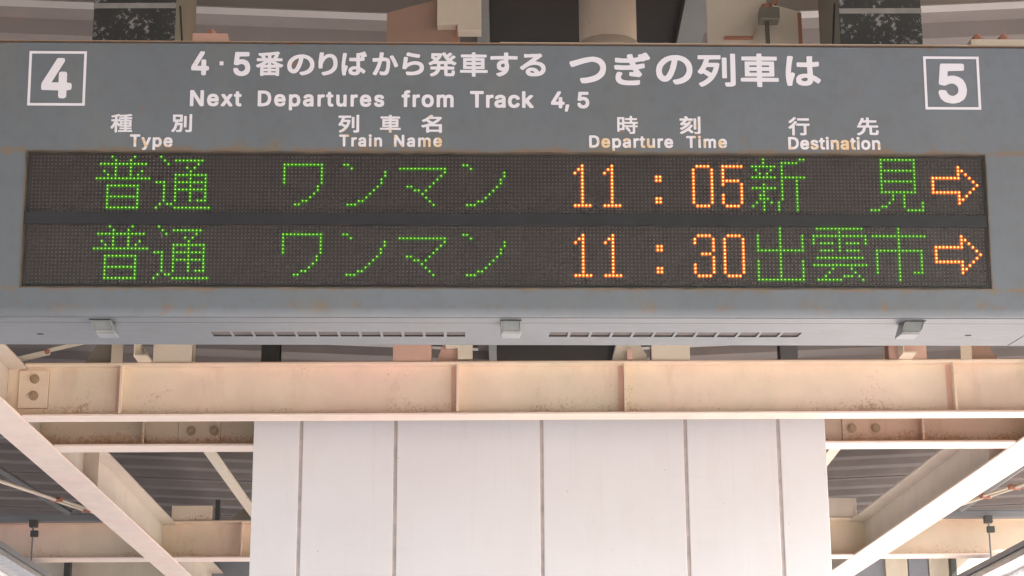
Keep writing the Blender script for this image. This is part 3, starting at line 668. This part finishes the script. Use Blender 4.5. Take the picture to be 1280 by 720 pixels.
# printed lettering on the casing
GLYPHS={
',':[[13,19,26,19,30,18,31,18,32,13,21,-27,16,-28,9,-28,4,-27,3,-22,9,14,10,18]],
'4':[[49,106,60,106,65,105,66,101,66,97,31,38,51,38,51,62,53,67,58,68,67,68,72,67,74,62,74,38,86,36,88,31,88,23,86,18,74,16,74,1,72,-4,67,-6,58,-6,53,-4,51,1,51,16,9,17,4,18,3,23,3,31,5,38,45,105]],
'5':[[19,106,71,106,77,105,78,100,78,92,77,87,71,86,36,85,34,84,33,70,41,72,51,72,63,68,68,65,74,60,80,49,83,33,82,24,80,16,76,8,72,4,61,-3,48,-6,40,-6,31,-4,24,-2,18,2,13,7,10,13,7,25,9,30,14,32,23,31,28,30,30,24,33,20,39,16,44,15,49,16,54,19,58,23,60,29,60,36,58,42,53,47,47,50,40,50,30,46,25,44,19,45,10,47,9,52,14,100,15,105]],
'D':[[12,106,53,106,63,104,77,98,84,92,89,86,93,76,96,64,97,51,96,38,93,26,88,15,81,7,74,2,66,-1,54,-4,42,-6,14,-6,8,-4,7,1,7,100,8,105],[31,85,30,84,30,18,32,16,50,17,54,18,65,24,72,35,74,42,75,49,73,65,67,76,57,83,49,85]],
'N':[[12,106,26,106,32,105,74,39,75,100,76,105,82,106,91,106,96,105,98,100,98,1,96,-4,91,-6,79,-6,73,-4,31,63,30,62,30,1,29,-4,23,-6,14,-6,8,-4,7,1,7,100,8,105]],
'T':[[6,106,81,106,87,105,88,100,88,92,87,87,82,86,57,85,56,1,55,-4,50,-5,40,-5,35,-4,34,1,33,85,8,86,3,87,1,92,1,100,3,105]],
'a':[[30,81,45,82,54,79,63,75,69,67,72,52,72,1,71,-4,66,-5,57,-6,52,-4,50,-2,38,-6,26,-6,18,-4,11,-1,6,4,4,8,1,17,1,26,4,34,8,40,18,45,31,48,48,51,50,52,49,55,47,58,40,62,31,59,23,51,17,51,5,54,4,59,5,63,10,72,20,78],[46,30,33,28,29,27,24,23,24,19,30,15,40,15,46,19,49,24,50,30]],
'c':[[33,81,48,82,62,77,71,70,75,64,77,57,75,51,62,48,57,49,53,55,47,60,38,60,32,57,27,50,25,43,25,30,29,21,35,16,38,15,46,15,53,20,57,27,61,28,76,24,77,19,76,15,73,8,70,4,61,-2,47,-6,35,-6,24,-3,17,1,8,11,5,19,3,28,2,37,3,47,5,56,8,64,13,71,19,76,26,79]],
'e':[[33,81,48,81,56,79,64,75,73,66,76,58,78,50,79,35,78,30,77,30,72,28,25,28,26,25,30,20,38,15,48,15,53,18,57,24,61,25,77,22,78,18,77,13,71,4,63,-2,49,-6,36,-6,24,-3,18,0,13,4,8,11,3,27,2,37,3,47,5,56,8,64,12,70,19,76,26,79],[36,60,29,55,26,51,27,50,55,50,52,56,46,60,41,61]],
'f':[[30,110,44,110,52,108,53,103,49,90,37,89,34,87,33,84,34,81,44,80,49,79,51,74,51,67,49,62,34,60,33,1,32,-4,27,-5,18,-6,12,-4,11,1,11,59,10,60,3,60,-2,62,-4,67,-4,74,-2,79,11,81,12,92,15,101,22,107]],
'i':[[13,109,19,109,24,108,28,104,30,97,29,91,27,87,23,85,18,84,11,85,7,87,5,90,3,97,5,104,7,107],[11,80,21,80,26,79,28,74,28,1,26,-4,21,-6,12,-5,7,-4,6,1,6,74,7,79]],
'k':[[11,106,21,106,26,105,28,100,28,55,30,56,52,79,58,80,70,80,75,79,76,75,75,71,48,43,78,5,79,0,78,-4,73,-5,61,-6,55,-4,30,27,28,24,28,1,26,-4,21,-6,12,-5,7,-4,6,1,6,100,7,105]],
'm':[[41,82,46,82,55,80,64,74,76,80,89,82,102,79,110,73,114,65,116,54,116,1,115,-4,110,-5,101,-6,95,-4,94,1,94,53,91,58,84,61,77,59,72,52,72,1,71,-4,66,-5,57,-6,51,-4,50,1,50,54,46,59,40,62,33,58,29,54,28,50,28,1,26,-4,21,-6,12,-5,7,-4,6,1,6,74,7,79,12,80,21,80,26,79,27,78]],
'n':[[38,81,51,82,60,79,68,74,73,66,76,50,76,1,75,-4,70,-5,61,-6,56,-4,54,1,54,50,50,57,44,60,38,60,35,59,30,54,28,50,28,1,26,-4,21,-6,12,-5,7,-4,6,1,6,74,7,79,12,80,21,80,26,79,27,77]],
'o':[[33,81,49,81,57,79,65,75,71,70,75,64,78,56,80,47,81,37,80,27,77,16,74,9,69,3,63,-1,56,-4,47,-6,35,-6,24,-3,17,1,8,11,5,19,3,28,2,37,3,47,5,56,8,64,13,71,19,76,26,79],[37,60,30,55,26,48,24,42,25,31,27,24,33,17,38,15,45,15,52,19,57,27,59,35,58,45,55,53,49,59,45,60]],
'p':[[38,81,52,81,60,79,68,75,75,68,79,59,82,47,83,36,81,23,78,14,74,6,68,0,63,-3,51,-6,41,-6,28,-3,28,-27,26,-32,21,-34,12,-33,7,-32,6,-27,6,74,7,79,12,80,21,80,26,79,27,77],[39,60,33,55,29,48,28,41,28,31,30,24,35,18,41,15,47,15,54,19,59,26,60,33,60,45,57,53,51,59,48,60]],
'r':[[36,81,47,82,52,80,54,75,54,66,52,61,47,60,40,60,36,59,32,56,28,51,28,1,26,-4,21,-6,12,-5,7,-4,6,1,6,74,7,79,12,80,21,80,27,78]],
's':[[29,81,45,81,58,77,62,74,66,69,69,59,68,54,55,51,50,52,45,59,40,62,34,61,30,59,27,56,28,53,34,50,52,45,62,41,68,35,70,28,71,19,69,11,67,6,63,2,57,-2,43,-6,30,-6,15,-2,7,5,3,17,4,23,18,26,23,25,27,18,32,15,42,15,48,20,47,23,41,26,23,31,15,34,9,39,6,44,5,51,4,57,8,69,12,74,17,77]],
't':[[13,99,24,99,29,98,30,93,31,81,39,80,44,79,46,74,46,67,44,62,39,60,31,60,30,59,30,20,31,17,33,15,39,16,44,14,47,2,46,-3,45,-4,40,-5,28,-6,20,-3,14,1,10,8,8,18,8,59,7,60,-2,62,-4,67,-4,74,-2,79,8,81,9,97,10,98]],
'u':[[11,80,21,80,26,79,28,74,28,26,31,19,37,16,44,16,47,17,51,21,53,25,54,30,54,74,56,79,61,80,70,80,75,79,76,74,76,1,75,-4,70,-5,61,-5,56,-4,55,-1,47,-4,36,-6,22,-3,16,0,12,4,8,13,6,26,6,74,7,79]],
'x':[[6,80,19,80,24,79,38,59,52,79,57,80,68,80,73,79,74,75,74,71,52,38,75,5,76,0,75,-4,70,-6,59,-6,53,-4,38,19,22,-4,17,-5,6,-6,1,-4,0,0,0,4,24,39,2,71,2,75,3,79]],
'y':[[4,80,15,80,21,79,39,31,57,79,62,80,73,80,78,79,79,75,77,69,42,-22,39,-26,34,-30,29,-32,18,-34,6,-32,5,-27,6,-23,8,-14,21,-12,25,-7,27,0,0,71,-1,75,0,79]],
'番':[[139,154,149,154,158,143,158,139,157,137,145,134,150,132,150,125,140,107,174,106,175,104,175,89,173,87,127,86,144,75,163,67,179,61,180,59,180,54,170,42,164,42,156,45,155,44,154,-17,152,-18,135,-18,133,-17,132,-13,131,-12,53,-13,52,-13,51,-17,50,-18,31,-18,30,-16,30,44,29,45,19,41,12,41,3,51,2,57,4,59,19,65,37,74,55,86,10,86,7,88,7,104,8,106,42,107,34,121,33,124,21,125,17,135,18,142,29,143,44,144,94,148],[124,131,102,128,102,107,113,107,126,130,126,131],[70,126,60,125,59,124,65,114,68,107,79,107,79,126],[102,77,101,75,102,60,125,60],[78,76,58,60,79,60,80,75],[52,40,52,34,53,33,78,32,80,34,80,39,79,40],[102,40,101,39,102,33,131,32,133,34,132,40],[52,15,52,8,53,7,78,6,80,8,80,14,79,15],[102,15,101,14,102,7,131,6,133,8,132,15]],
'の':[[85,135,105,136,114,134,128,130,140,124,149,116,159,105,165,93,169,79,170,62,169,47,165,34,160,23,151,12,139,3,128,-3,116,-7,102,-10,95,-10,92,-8,84,4,84,10,88,13,99,15,110,18,126,26,131,31,137,38,141,46,144,56,145,64,144,72,139,87,133,97,121,106,110,110,106,110,98,70,87,38,76,18,64,7,57,4,50,3,40,4,33,7,26,13,18,23,14,33,12,43,11,59,13,74,17,88,25,101,37,114,48,123,63,130,77,134],[77,109,66,104,56,97,45,85,39,73,36,58,37,47,42,35,48,31,52,32,57,37,67,58,73,77,78,98,80,108,79,109]],
'り':[[43,149,52,150,63,148,66,147,66,140,63,123,63,120,76,131,82,135,91,138,107,139,114,138,122,135,129,130,138,120,143,111,146,100,148,89,149,75,148,52,143,36,137,24,126,11,115,2,101,-5,87,-10,74,-13,65,-14,62,-12,54,0,54,7,57,9,77,14,95,21,106,28,112,34,119,46,123,59,124,73,122,89,117,104,113,110,109,113,104,115,98,116,87,111,80,105,74,98,64,79,59,62,59,38,56,36,48,36,45,36,38,36,35,39,35,46,34,80,41,146]],
'ば':[[160,154,168,154,171,152,181,129,182,122,180,120,172,117,164,117,163,116,167,111,167,94,165,91,161,90,136,87,137,46,138,44,156,34,171,22,173,19,172,12,165,1,163,0,158,0,140,14,138,14,135,4,131,-2,124,-8,113,-12,89,-12,75,-8,65,-1,60,9,59,21,61,31,65,37,71,43,81,48,90,50,112,51,111,85,110,86,86,86,83,86,65,87,63,90,64,108,67,110,77,110,81,110,111,110,111,140,113,143,133,144,138,147,142,148,152,149,154,152],[23,143,33,144,44,142,47,140,47,134,39,91,35,55,36,54,39,57,45,57,52,52,54,49,54,43,42,5,41,-10,39,-12,35,-14,22,-14,18,-11,15,5,13,21,12,47,13,74,21,140],[137,130,136,126,136,112,143,112,143,115],[97,29,90,27,85,24,82,20,84,16,89,13,98,10,105,12,109,14,112,19,113,27,104,30]],
'か':[[60,148,72,148,83,147,84,145,85,139,80,112,102,111,113,108,118,105,123,99,127,88,128,78,127,54,125,36,121,17,117,7,113,0,106,-6,98,-9,92,-10,78,-10,63,-8,59,-4,57,10,57,15,60,17,66,17,78,14,87,14,92,17,95,21,98,30,101,44,104,73,103,78,101,84,97,87,93,88,81,88,74,87,65,56,56,31,49,15,37,-8,34,-10,28,-10,14,-5,12,-3,12,4,24,23,31,38,40,61,47,83,46,84,42,84,22,82,13,82,11,85,9,105,13,108,22,107,25,108,53,109,56,125,58,145],[138,127,146,127,152,119,166,94,180,62,180,54,178,52,166,46,159,46,156,49,143,82,134,100,125,113,125,119,126,121]],
'ら':[[58,147,65,148,93,140,119,136,131,134,134,133,136,131,136,126,133,112,130,110,124,110,86,117,55,124,53,126,52,132,56,144],[39,116,47,116,56,115,60,114,62,112,62,106,57,73,58,72,74,80,85,83,97,86,118,86,129,83,139,79,145,75,152,68,156,61,159,53,160,41,159,32,155,18,145,6,133,-2,121,-7,107,-10,87,-12,75,-12,71,-12,57,-11,54,-9,49,5,50,11,51,13,91,12,103,15,113,18,125,24,129,28,133,37,134,44,130,54,123,59,112,62,100,62,86,59,72,53,60,44,49,30,42,30,29,33,28,35,28,41,33,78,37,113]],
'発':[[101,156,107,156,109,156,118,138,137,154,144,154,153,147,153,140,131,120,131,118,135,114,140,117,158,134,165,133,175,126,175,121,174,119,151,99,162,91,181,81,181,75,172,64,170,63,164,63,146,72,143,72,125,71,124,70,124,54,125,53,165,52,167,52,168,50,168,34,166,32,124,31,124,9,125,4,148,4,150,8,152,25,154,26,159,26,170,21,172,19,171,5,168,-8,164,-14,155,-17,118,-17,110,-15,105,-11,103,-5,102,31,78,31,77,31,73,19,69,11,57,-3,49,-9,37,-15,26,-19,20,-19,11,-8,11,-2,31,8,39,13,48,22,52,31,15,32,14,34,14,51,17,52,56,53,56,70,55,71,40,72,36,73,18,63,12,62,9,64,2,73,2,78,4,81,21,90,34,100,34,102,17,116,17,123,23,129,20,130,19,132,19,148,22,150,80,150,89,146,91,153],[91,141,87,130,79,115,62,93,121,93,122,94,112,105,102,120],[36,129,36,128,51,117,60,128,59,129],[79,71,78,70,78,53,102,53,102,71]],
'車':[[81,156,101,156,102,154,102,142,103,141,168,140,170,140,171,138,171,122,169,120,102,119,102,116,103,115,155,114,158,113,158,38,157,36,155,36,103,35,102,34,102,30,103,29,175,28,177,26,177,10,174,8,102,8,102,-17,101,-19,99,-20,82,-19,80,-18,79,8,8,9,6,11,6,26,8,28,79,29,80,34,78,36,28,36,26,36,25,38,25,113,28,114,78,114,79,115,79,119,13,120,11,122,11,138,12,140,14,140,79,141,80,154],[47,94,46,93,46,86,47,85,79,85,79,94],[102,94,102,86,103,85,135,85,136,86,136,93,135,94],[47,65,46,64,46,56,47,55,79,55,79,65],[102,65,102,56,103,55,136,55,136,64,135,65]],
'す':[[95,149,117,149,119,146,118,127,119,126,172,125,174,122,174,106,172,103,170,102,119,103,118,82,123,68,124,53,122,36,118,24,113,15,107,8,94,-3,83,-9,69,-14,62,-14,48,-1,48,5,50,7,73,15,80,19,86,24,77,25,70,27,62,32,56,38,53,44,51,50,51,69,56,81,66,91,72,94,80,96,93,97,94,98,94,102,63,102,59,102,41,102,16,100,13,103,13,120,15,123,22,124,93,126,94,127,93,146],[84,73,77,68,75,63,74,59,78,51,85,48,89,48,94,50,96,53,98,60,98,65,96,70,93,72,88,74]],
'る':[[125,142,131,142,134,140,141,130,141,124,100,89,118,87,127,85,137,81,143,77,153,67,157,60,160,48,160,31,157,19,151,9,142,0,133,-5,123,-9,108,-12,81,-12,68,-9,60,-5,55,0,51,5,49,11,48,21,50,28,53,34,59,40,65,44,73,46,91,46,99,44,106,41,113,35,117,30,123,19,128,22,133,29,136,38,135,44,130,55,120,62,106,66,93,66,76,62,65,57,50,46,34,31,29,31,26,32,16,43,16,50,94,116,78,116,74,116,58,116,55,115,41,115,39,118,39,137,42,140,50,138,74,138,78,140,116,140],[80,25,75,23,73,21,73,18,75,15,85,11,98,11,96,17,92,21,87,24]],
'つ':[[102,123,117,124,135,120,145,116,151,112,161,102,166,93,169,83,170,68,168,52,163,39,155,29,139,16,125,9,105,3,82,-2,63,-2,60,1,55,13,55,21,57,22,63,23,74,24,88,26,104,30,120,36,129,42,137,50,143,61,144,72,141,83,136,90,131,94,124,97,115,99,106,100,76,93,49,84,25,75,18,75,15,77,9,91,9,98,11,100,25,104,65,116,87,121]],
'ぎ':[[152,157,160,158,164,154,177,133,177,124,166,119,162,119,158,120,158,118,155,115,148,112,142,112,138,113,132,111,110,106,113,97,115,94,144,100,149,100,152,97,154,84,153,78,149,76,127,71,125,70,132,58,140,47,140,40,132,29,124,29,111,31,90,34,86,35,84,37,84,52,87,55,105,55,99,67,46,66,43,67,24,68,18,71,17,88,20,91,32,92,52,90,78,90,89,91,85,103,84,104,59,104,55,104,36,105,23,106,21,109,21,120,20,126,22,129,28,130,56,126,77,127,78,128,74,139,75,145,79,148,88,150,96,150,99,148,103,130,112,131,125,134,126,136,124,139,124,144,126,147,134,150,140,150,143,149,145,154],[31,55,38,56,49,53,53,50,53,44,48,35,46,27,49,19,54,15,63,12,75,10,97,10,128,13,131,10,130,-9,127,-11,113,-14,70,-14,55,-12,48,-10,38,-6,32,-1,26,6,23,15,22,27,23,37,27,49]],
'列':[[151,156,170,156,172,154,172,-3,171,-8,169,-12,166,-14,161,-16,155,-18,131,-18,129,-16,125,-5,125,3,148,4,150,5,150,154],[8,147,105,148,107,147,108,145,108,128,106,126,58,125,53,108,54,107,92,107,99,105,102,103,102,96,98,75,92,55,85,39,74,20,65,9,52,-3,40,-12,25,-20,20,-19,18,-18,11,-7,11,0,24,6,36,14,47,24,53,32,50,36,29,52,24,47,18,47,6,56,6,63,16,77,23,91,28,104,35,124,33,126,8,126,7,128,7,145],[114,135,132,135,134,133,134,28,132,26,115,26,113,28,113,133],[46,85,39,69,45,68,65,54,67,54,73,69,77,85]],
'は':[[27,145,36,146,48,144,51,142,51,136,47,116,43,91,40,57,40,55,44,59,50,59,57,54,59,51,58,44,47,9,45,-8,44,-10,40,-11,26,-11,23,-9,19,9,17,27,16,53,17,74,25,142],[117,145,138,145,141,143,140,114,147,114,163,116,168,116,171,114,171,96,169,93,158,90,140,89,142,48,142,46,159,37,175,24,178,21,177,15,169,3,167,2,163,2,143,17,138,3,128,-6,116,-10,94,-10,79,-6,74,-3,67,4,64,12,64,29,69,39,75,45,80,48,94,52,117,53,116,86,114,88,88,88,84,88,70,89,68,92,68,109,71,112,81,112,85,112,115,112,115,142],[101,31,94,29,89,26,87,22,89,17,96,14,102,12,109,14,114,16,117,22,118,29,108,32]],
'種':[[62,153,69,153,76,146,92,146,128,148,158,153,165,154,167,153,174,145,174,139,173,137,154,134,134,131,133,130,133,125,134,124,175,123,175,108,174,107,135,106,133,105,133,102,134,101,171,100,171,36,134,35,133,34,133,30,135,28,172,28,172,12,134,11,133,10,133,5,135,4,178,3,178,-13,64,-13,64,3,112,4,114,5,114,10,112,12,74,12,74,28,112,28,113,29,114,34,112,36,77,36,76,36,75,43,72,39,66,39,56,52,55,50,55,-17,36,-17,35,48,26,31,17,18,15,16,9,17,2,28,2,34,18,57,31,84,30,85,6,86,6,103,8,104,35,105,36,124,34,125,20,123,9,123,5,132,5,138,40,146],[71,134,57,130,55,129,55,105,77,104,79,101,113,101,114,105,112,106,69,107,68,122,69,123,112,124,114,125,113,129,112,130,76,129,75,129,73,134],[56,85,55,84,56,80,75,61,76,63,76,85],[95,84,94,83,94,77,95,76,113,76,113,84],[134,84,133,83,133,77,134,76,153,76,153,83,152,84],[95,60,94,59,94,54,95,53,113,53,113,60],[134,60,133,59,133,54,134,53,153,53,153,59,152,60]],
'別':[[150,153,168,153,170,151,170,-4,167,-12,163,-15,158,-17,151,-18,123,-18,121,-17,116,-4,116,1,117,3,144,2,148,5,149,151],[14,148,90,148,93,147,93,82,91,81,56,80,54,79,54,71,55,70,92,70,94,68,93,33,90,1,86,-11,82,-15,77,-17,69,-18,50,-18,45,-17,43,-16,40,-4,40,1,42,2,64,2,67,3,69,10,71,23,73,47,72,48,51,48,47,30,41,12,32,-5,20,-18,12,-18,3,-9,3,-2,10,5,17,15,23,29,29,50,32,75,32,80,16,80,14,82,13,146],[105,135,123,135,125,133,125,29,123,27,106,27,104,29,104,133],[35,128,34,127,34,102,72,102,72,128]],
'名':[[71,157,78,157,92,154,93,152,93,148,88,140,89,139,138,138,147,139,157,133,157,125,151,115,142,103,127,87,100,66,156,66,158,65,159,-16,158,-18,138,-18,137,-16,136,-9,135,-8,66,-8,64,-9,64,-16,62,-18,43,-18,42,-16,41,39,21,34,13,34,5,46,5,52,7,54,38,63,66,75,45,92,44,98,26,88,20,88,10,98,9,104,10,106,30,117,47,130,60,143],[69,118,58,108,63,107,89,88,99,94,110,103,121,114,124,118],[64,45,64,12,136,12,136,45]],
'時':[[112,156,131,156,132,135,169,134,171,133,171,118,170,117,133,116,131,115,132,99,177,98,179,97,178,81,157,80,155,79,156,66,176,65,177,49,175,48,156,47,155,-3,153,-12,150,-14,143,-16,135,-17,114,-18,112,-16,108,-6,108,0,109,1,133,2,136,3,136,46,134,48,96,47,111,29,118,17,118,10,108,4,101,4,93,17,78,35,78,41,87,46,87,47,86,48,69,47,69,20,68,19,31,18,30,17,29,4,11,4,11,144,68,144,69,143,69,99,110,98,112,100,112,116,74,117,74,133,75,134,111,135,112,136],[30,125,30,92,49,92,50,93,50,125],[70,80,69,79,69,67,70,66,134,66,136,67,136,79,135,80],[30,72,30,37,49,37,50,38,50,72]],
'刻':[[53,157,63,157,68,150,76,135,112,134,113,132,113,116,111,114,64,113,48,92,48,91,58,90,70,92,80,108,82,109,86,109,99,105,100,103,99,97,85,74,66,53,48,38,35,29,24,23,18,23,9,33,9,41,31,54,43,63,50,70,41,70,30,69,22,68,17,68,15,69,11,81,11,87,23,96,36,113,7,114,6,116,6,132,8,134,49,135,49,136,43,147,43,153,47,155],[152,154,170,154,172,152,172,-4,170,-11,167,-14,162,-16,157,-17,129,-18,127,-17,122,-4,122,1,123,3,147,2,151,5,151,152],[119,135,137,135,139,133,139,29,137,27,121,26,119,27,118,29,118,133],[92,74,100,74,110,70,112,68,112,62,110,59,89,31,114,7,115,1,114,-1,105,-10,98,-10,73,15,50,-2,31,-14,23,-18,15,-17,7,-6,7,-1,8,1,34,15,56,31,67,41,77,52]],
'行':[[45,156,53,157,64,152,65,150,65,144,50,127,30,108,18,99,11,99,3,110,3,116,27,136],[76,146,171,146,173,144,173,126,170,124,77,125,75,127,75,144],[52,117,60,118,72,113,73,111,73,106,53,78,52,-18,50,-19,33,-19,31,-17,31,53,29,53,18,44,11,44,1,55,1,61,2,63,16,74,30,88,41,101],[68,95,177,95,178,93,178,77,177,75,151,74,150,-3,149,-9,145,-14,137,-17,123,-18,102,-18,100,-17,96,-4,95,1,96,3,117,4,121,3,127,4,128,5,128,74,69,75,67,77,67,93]],
'先':[[81,156,101,156,102,154,102,130,103,129,159,128,162,127,162,110,160,108,102,107,102,80,104,78,172,78,175,77,175,60,174,58,127,58,125,56,125,10,127,6,151,6,154,7,156,15,157,30,159,32,165,32,177,26,177,12,175,-3,171,-10,166,-14,161,-16,118,-15,111,-13,107,-10,105,-5,104,0,104,56,102,58,77,57,72,33,68,21,63,12,58,5,45,-7,33,-14,20,-19,14,-19,5,-7,5,-2,6,0,19,5,29,11,37,18,43,25,50,41,54,56,52,58,8,58,7,60,7,76,8,78,78,78,80,80,80,106,79,107,50,107,40,88,33,80,28,79,15,87,15,93,23,105,30,120,41,151,43,152,50,152,60,150,62,149,62,142,59,129,79,129,80,130,80,154]],
}

PRINT={
'heading':[('4',-656.8,173.6,0.4302,0.4586),('5',-572.5,172.4,0.4601,0.462),('番',-523.5,175.8,0.3138,0.3033),('の',-462.6,175.1,0.3517,0.3067),('り',-406.3,176.1,0.3435,0.3032),('ば',-350.6,176.5,0.3053,0.306),('か',-286.3,176.2,0.3086,0.3113),('ら',-231.1,177.1,0.3376,0.3078),('発',-168.3,176.8,0.3211,0.2959),('車',-104.7,177.0,0.3336,0.2973),('す',-44.4,176.3,0.3495,0.3159),('る',15.4,176.4,0.3681,0.3178)],
'subheading':[('つ',119.8,159.1,0.4687,0.4573),('ぎ',208.5,160.3,0.4651,0.4097),('の',298.0,161.1,0.4759,0.4355),('列',386.9,160.2,0.4735,0.4076),('車',476.3,160.3,0.4612,0.4109),('は',565.7,159.7,0.4504,0.4114)],
'english':[('N',-658.3,106.5,0.3117,0.3056),('e',-621.8,106.5,0.3117,0.3056),('x',-592.8,106.5,0.3117,0.3056),('t',-565.3,106.5,0.3117,0.3056),('D',-519.7,106.9,0.3058,0.2998),('e',-484.7,106.9,0.3058,0.2998),('p',-455.6,106.9,0.3058,0.2998),('a',-425.3,106.9,0.3058,0.2998),('r',-397.1,106.9,0.3058,0.2998),('t',-376.8,106.9,0.3058,0.2998),('u',-358.7,106.9,0.3058,0.2998),('r',-329.3,106.9,0.3058,0.2998),('e',-309.1,106.9,0.3058,0.2998),('s',-280.0,106.9,0.3058,0.2998),('f',-221.6,106.8,0.3176,0.3113),('r',-202.1,106.8,0.3176,0.3113),('o',-182.3,106.8,0.3176,0.3113),('m',-152.6,106.8,0.3176,0.3113),('T',-82.4,106.3,0.3266,0.3202),('r',-51.0,106.3,0.3266,0.3202),('a',-32.1,106.3,0.3266,0.3202),('c',-4.6,106.3,0.3266,0.3202),('k',23.2,106.3,0.3266,0.3202),('4',84.0,106.2,0.3284,0.322),(',',112.2,106.2,0.3284,0.322),('5',137.0,105.9,0.3259,0.3195)],
'type':[('種',-816.2,52.3,0.2494,0.2269),('別',-692.8,53.6,0.2487,0.2222),('T',-776.1,19.3,0.2402,0.2354),('y',-752.0,19.3,0.2402,0.2354),('p',-730.8,19.3,0.2402,0.2354),('e',-707.9,19.3,0.2402,0.2354)],
'train':[('列',-353.3,54.2,0.2564,0.2164),('車',-268.1,54.6,0.2492,0.2146),('名',-183.5,54.6,0.2771,0.216),('T',-350.0,21.8,0.2311,0.2266),('r',-326.2,21.8,0.2311,0.2266),('a',-311.2,21.8,0.2311,0.2266),('i',-290.2,21.8,0.2311,0.2266),('n',-279.6,21.8,0.2311,0.2266),('N',-239.3,21.8,0.2325,0.2279),('a',-211.4,21.8,0.2325,0.2279),('m',-189.6,21.8,0.2325,0.2279),('e',-157.7,21.8,0.2325,0.2279)],
'time':[('時',218.2,54.1,0.2555,0.2198),('刻',348.3,54.3,0.2591,0.2178),('D',161.0,21.8,0.238,0.2334),('e',187.2,21.8,0.238,0.2334),('p',208.8,21.8,0.238,0.2334),('a',231.4,21.8,0.238,0.2334),('r',252.4,21.8,0.238,0.2334),('t',267.1,21.8,0.238,0.2334),('u',280.2,21.8,0.238,0.2334),('r',302.1,21.8,0.238,0.2334),('e',316.9,21.8,0.238,0.2334),('T',362.4,22.0,0.2341,0.2295),('i',386.3,22.0,0.2341,0.2295),('m',396.9,22.0,0.2341,0.2295),('e',428.3,22.0,0.2341,0.2295)],
'dest':[('行',574.8,52.9,0.2485,0.2208),('先',715.7,53.6,0.2611,0.2173),('D',571.8,19.9,0.2429,0.2381),('e',597.6,19.9,0.2429,0.2381),('s',618.8,19.9,0.2429,0.2381),('t',638.1,19.9,0.2429,0.2381),('i',650.5,19.9,0.2429,0.2381),('n',660.1,19.9,0.2429,0.2381),('a',681.5,19.9,0.2429,0.2381),('t',702.0,19.9,0.2429,0.2381),('i',714.4,19.9,0.2429,0.2381),('o',724.0,19.9,0.2429,0.2381),('n',745.7,19.9,0.2429,0.2381)],
'four':[('4',-962.4,124.6,0.7286,0.768)],
'five':[('5',884.8,123.4,0.7869,0.7708)],
}

def fill(loops, x0, z0, sx, sz, V, F, y):
    from mathutils.geometry import tessellate_polygon
    # outer loops and holes by signed area
    P = [[(l[i], l[i+1]) for i in range(0, len(l), 2)] for l in loops]
    def area(p): return .5 * sum(p[i][0]*p[(i+1) % len(p)][1] - p[(i+1) % len(p)][0]*p[i][1] for i in range(len(p)))
    def inside(pt, p):
        c = False
        for i in range(len(p)):
            (xa, ya), (xb, yb) = p[i], p[i-1]
            if (ya > pt[1]) != (yb > pt[1]) and pt[0] < (xb-xa)*(pt[1]-ya)/(yb-ya)+xa: c = not c
        return c
    big = sorted(P, key=lambda p: -abs(area(p)))
    depth = [sum(inside(p[0], q) for q in big if q is not p and abs(area(q)) > abs(area(p))) for p in big]
    for p, d in zip(big, depth):
        if d % 2: continue
        holes = [q for q, e in zip(big, depth) if e == d + 1 and inside(q[0], p)]
        polys = [p] + holes
        flat = [pt for q in polys for pt in q]
        tris = tessellate_polygon([[Vector((a, c, 0)) for a, c in q] for q in polys])
        k = len(V); n = len(flat)
        for yy in (y, y + .0007):
            V.extend(((x0 + a * sx) / 1000, yy, (z0 + c * sz) / 1000) for a, c in flat)
        F.extend((k + t[0], k + t[1], k + t[2]) for t in tris)
        s = 0
        for q in polys:
            m_ = len(q)
            for i in range(m_):
                a, c = k + s + i, k + s + (i + 1) % m_
                F.append((a, c, c + n, a + n))
            s += m_
def printed(name, V, F, lb):
    me = bpy.data.meshes.new(name); me.from_pydata(V, [], F); me.update()
    bm = bmesh.new(); bm.from_mesh(me); bmesh.ops.recalc_face_normals(bm, faces=bm.faces); bm.to_mesh(me); bm.free()
    me.materials.append(M['letter'])
    link(name, me, bd)['label'] = lb
for blk, items in PRINT.items():
    for ch, x, z, sx, sz in items:
        V, F = [], []
        fill(GLYPHS[ch], x, z, sx, sz, V, F, YF - .0008)
        big_ = blk in ('four', 'five')
        printed('track_number' if big_ else 'printed_character', V, F, ('large white number ' if big_ else 'white printed character ') + ch)
V = [(a/1000, YF - .0008, c/1000) for a, c in ((-597.6, 192.4), (-589.6, 192.4), (-589.6, 200.8), (-597.6, 200.8))]
printed('printed_character', V, [(0, 1, 2, 3)], 'white printed middle dot')
for x0, x1, z0, z1, lb in ((-.9871, -.870, .1045, .2208, 'square white outline around the 4'), (.8615, .978, .1057, .2205, 'square white outline around the 5')):
    b = MB(); t = .0052; ya, yb = YF - .0008, YF - .0001
    b.box(x0, x1, ya, yb, z1 - t, z1); b.box(x0, x1, ya, yb, z0, z0 + t)
    b.box(x0, x0 + t, ya, yb, z0 + t, z1 - t); b.box(x1 - t, x1, ya, yb, z0 + t, z1 - t)
    b.build('number_frame', 'letter', bd)['label'] = lb
MB().tube([(-.7085 + .004 * math.sin(a), YF - .0006, -.160 - .0125 * a / 2.2) for a in [i * .22 for i in range(11)]], .0006, 6).build('stray_thread', 'bandtape', bd)
# bolts and lugs on the top of the board
b = MB().box(-.662, -.588, .04, .10, ZT + .0003, .279); tp = b.build('lug', 'salmon', bd, bevel=.0015)
MB().bolt((-.626, .07, .279), (0, 0, 1), .011, .013).build('bolt', 'rustedge', tp)
tp = MB().box(.975, 1.2, .03, .12, ZT + .0003, .273).build('lug', 'cream', bd, bevel=.0015)
for x in (1.0, 1.056): MB().bolt((x, .07, .273), (0, 0, 1), .012, .017).build('bolt', 'rustedge', tp)
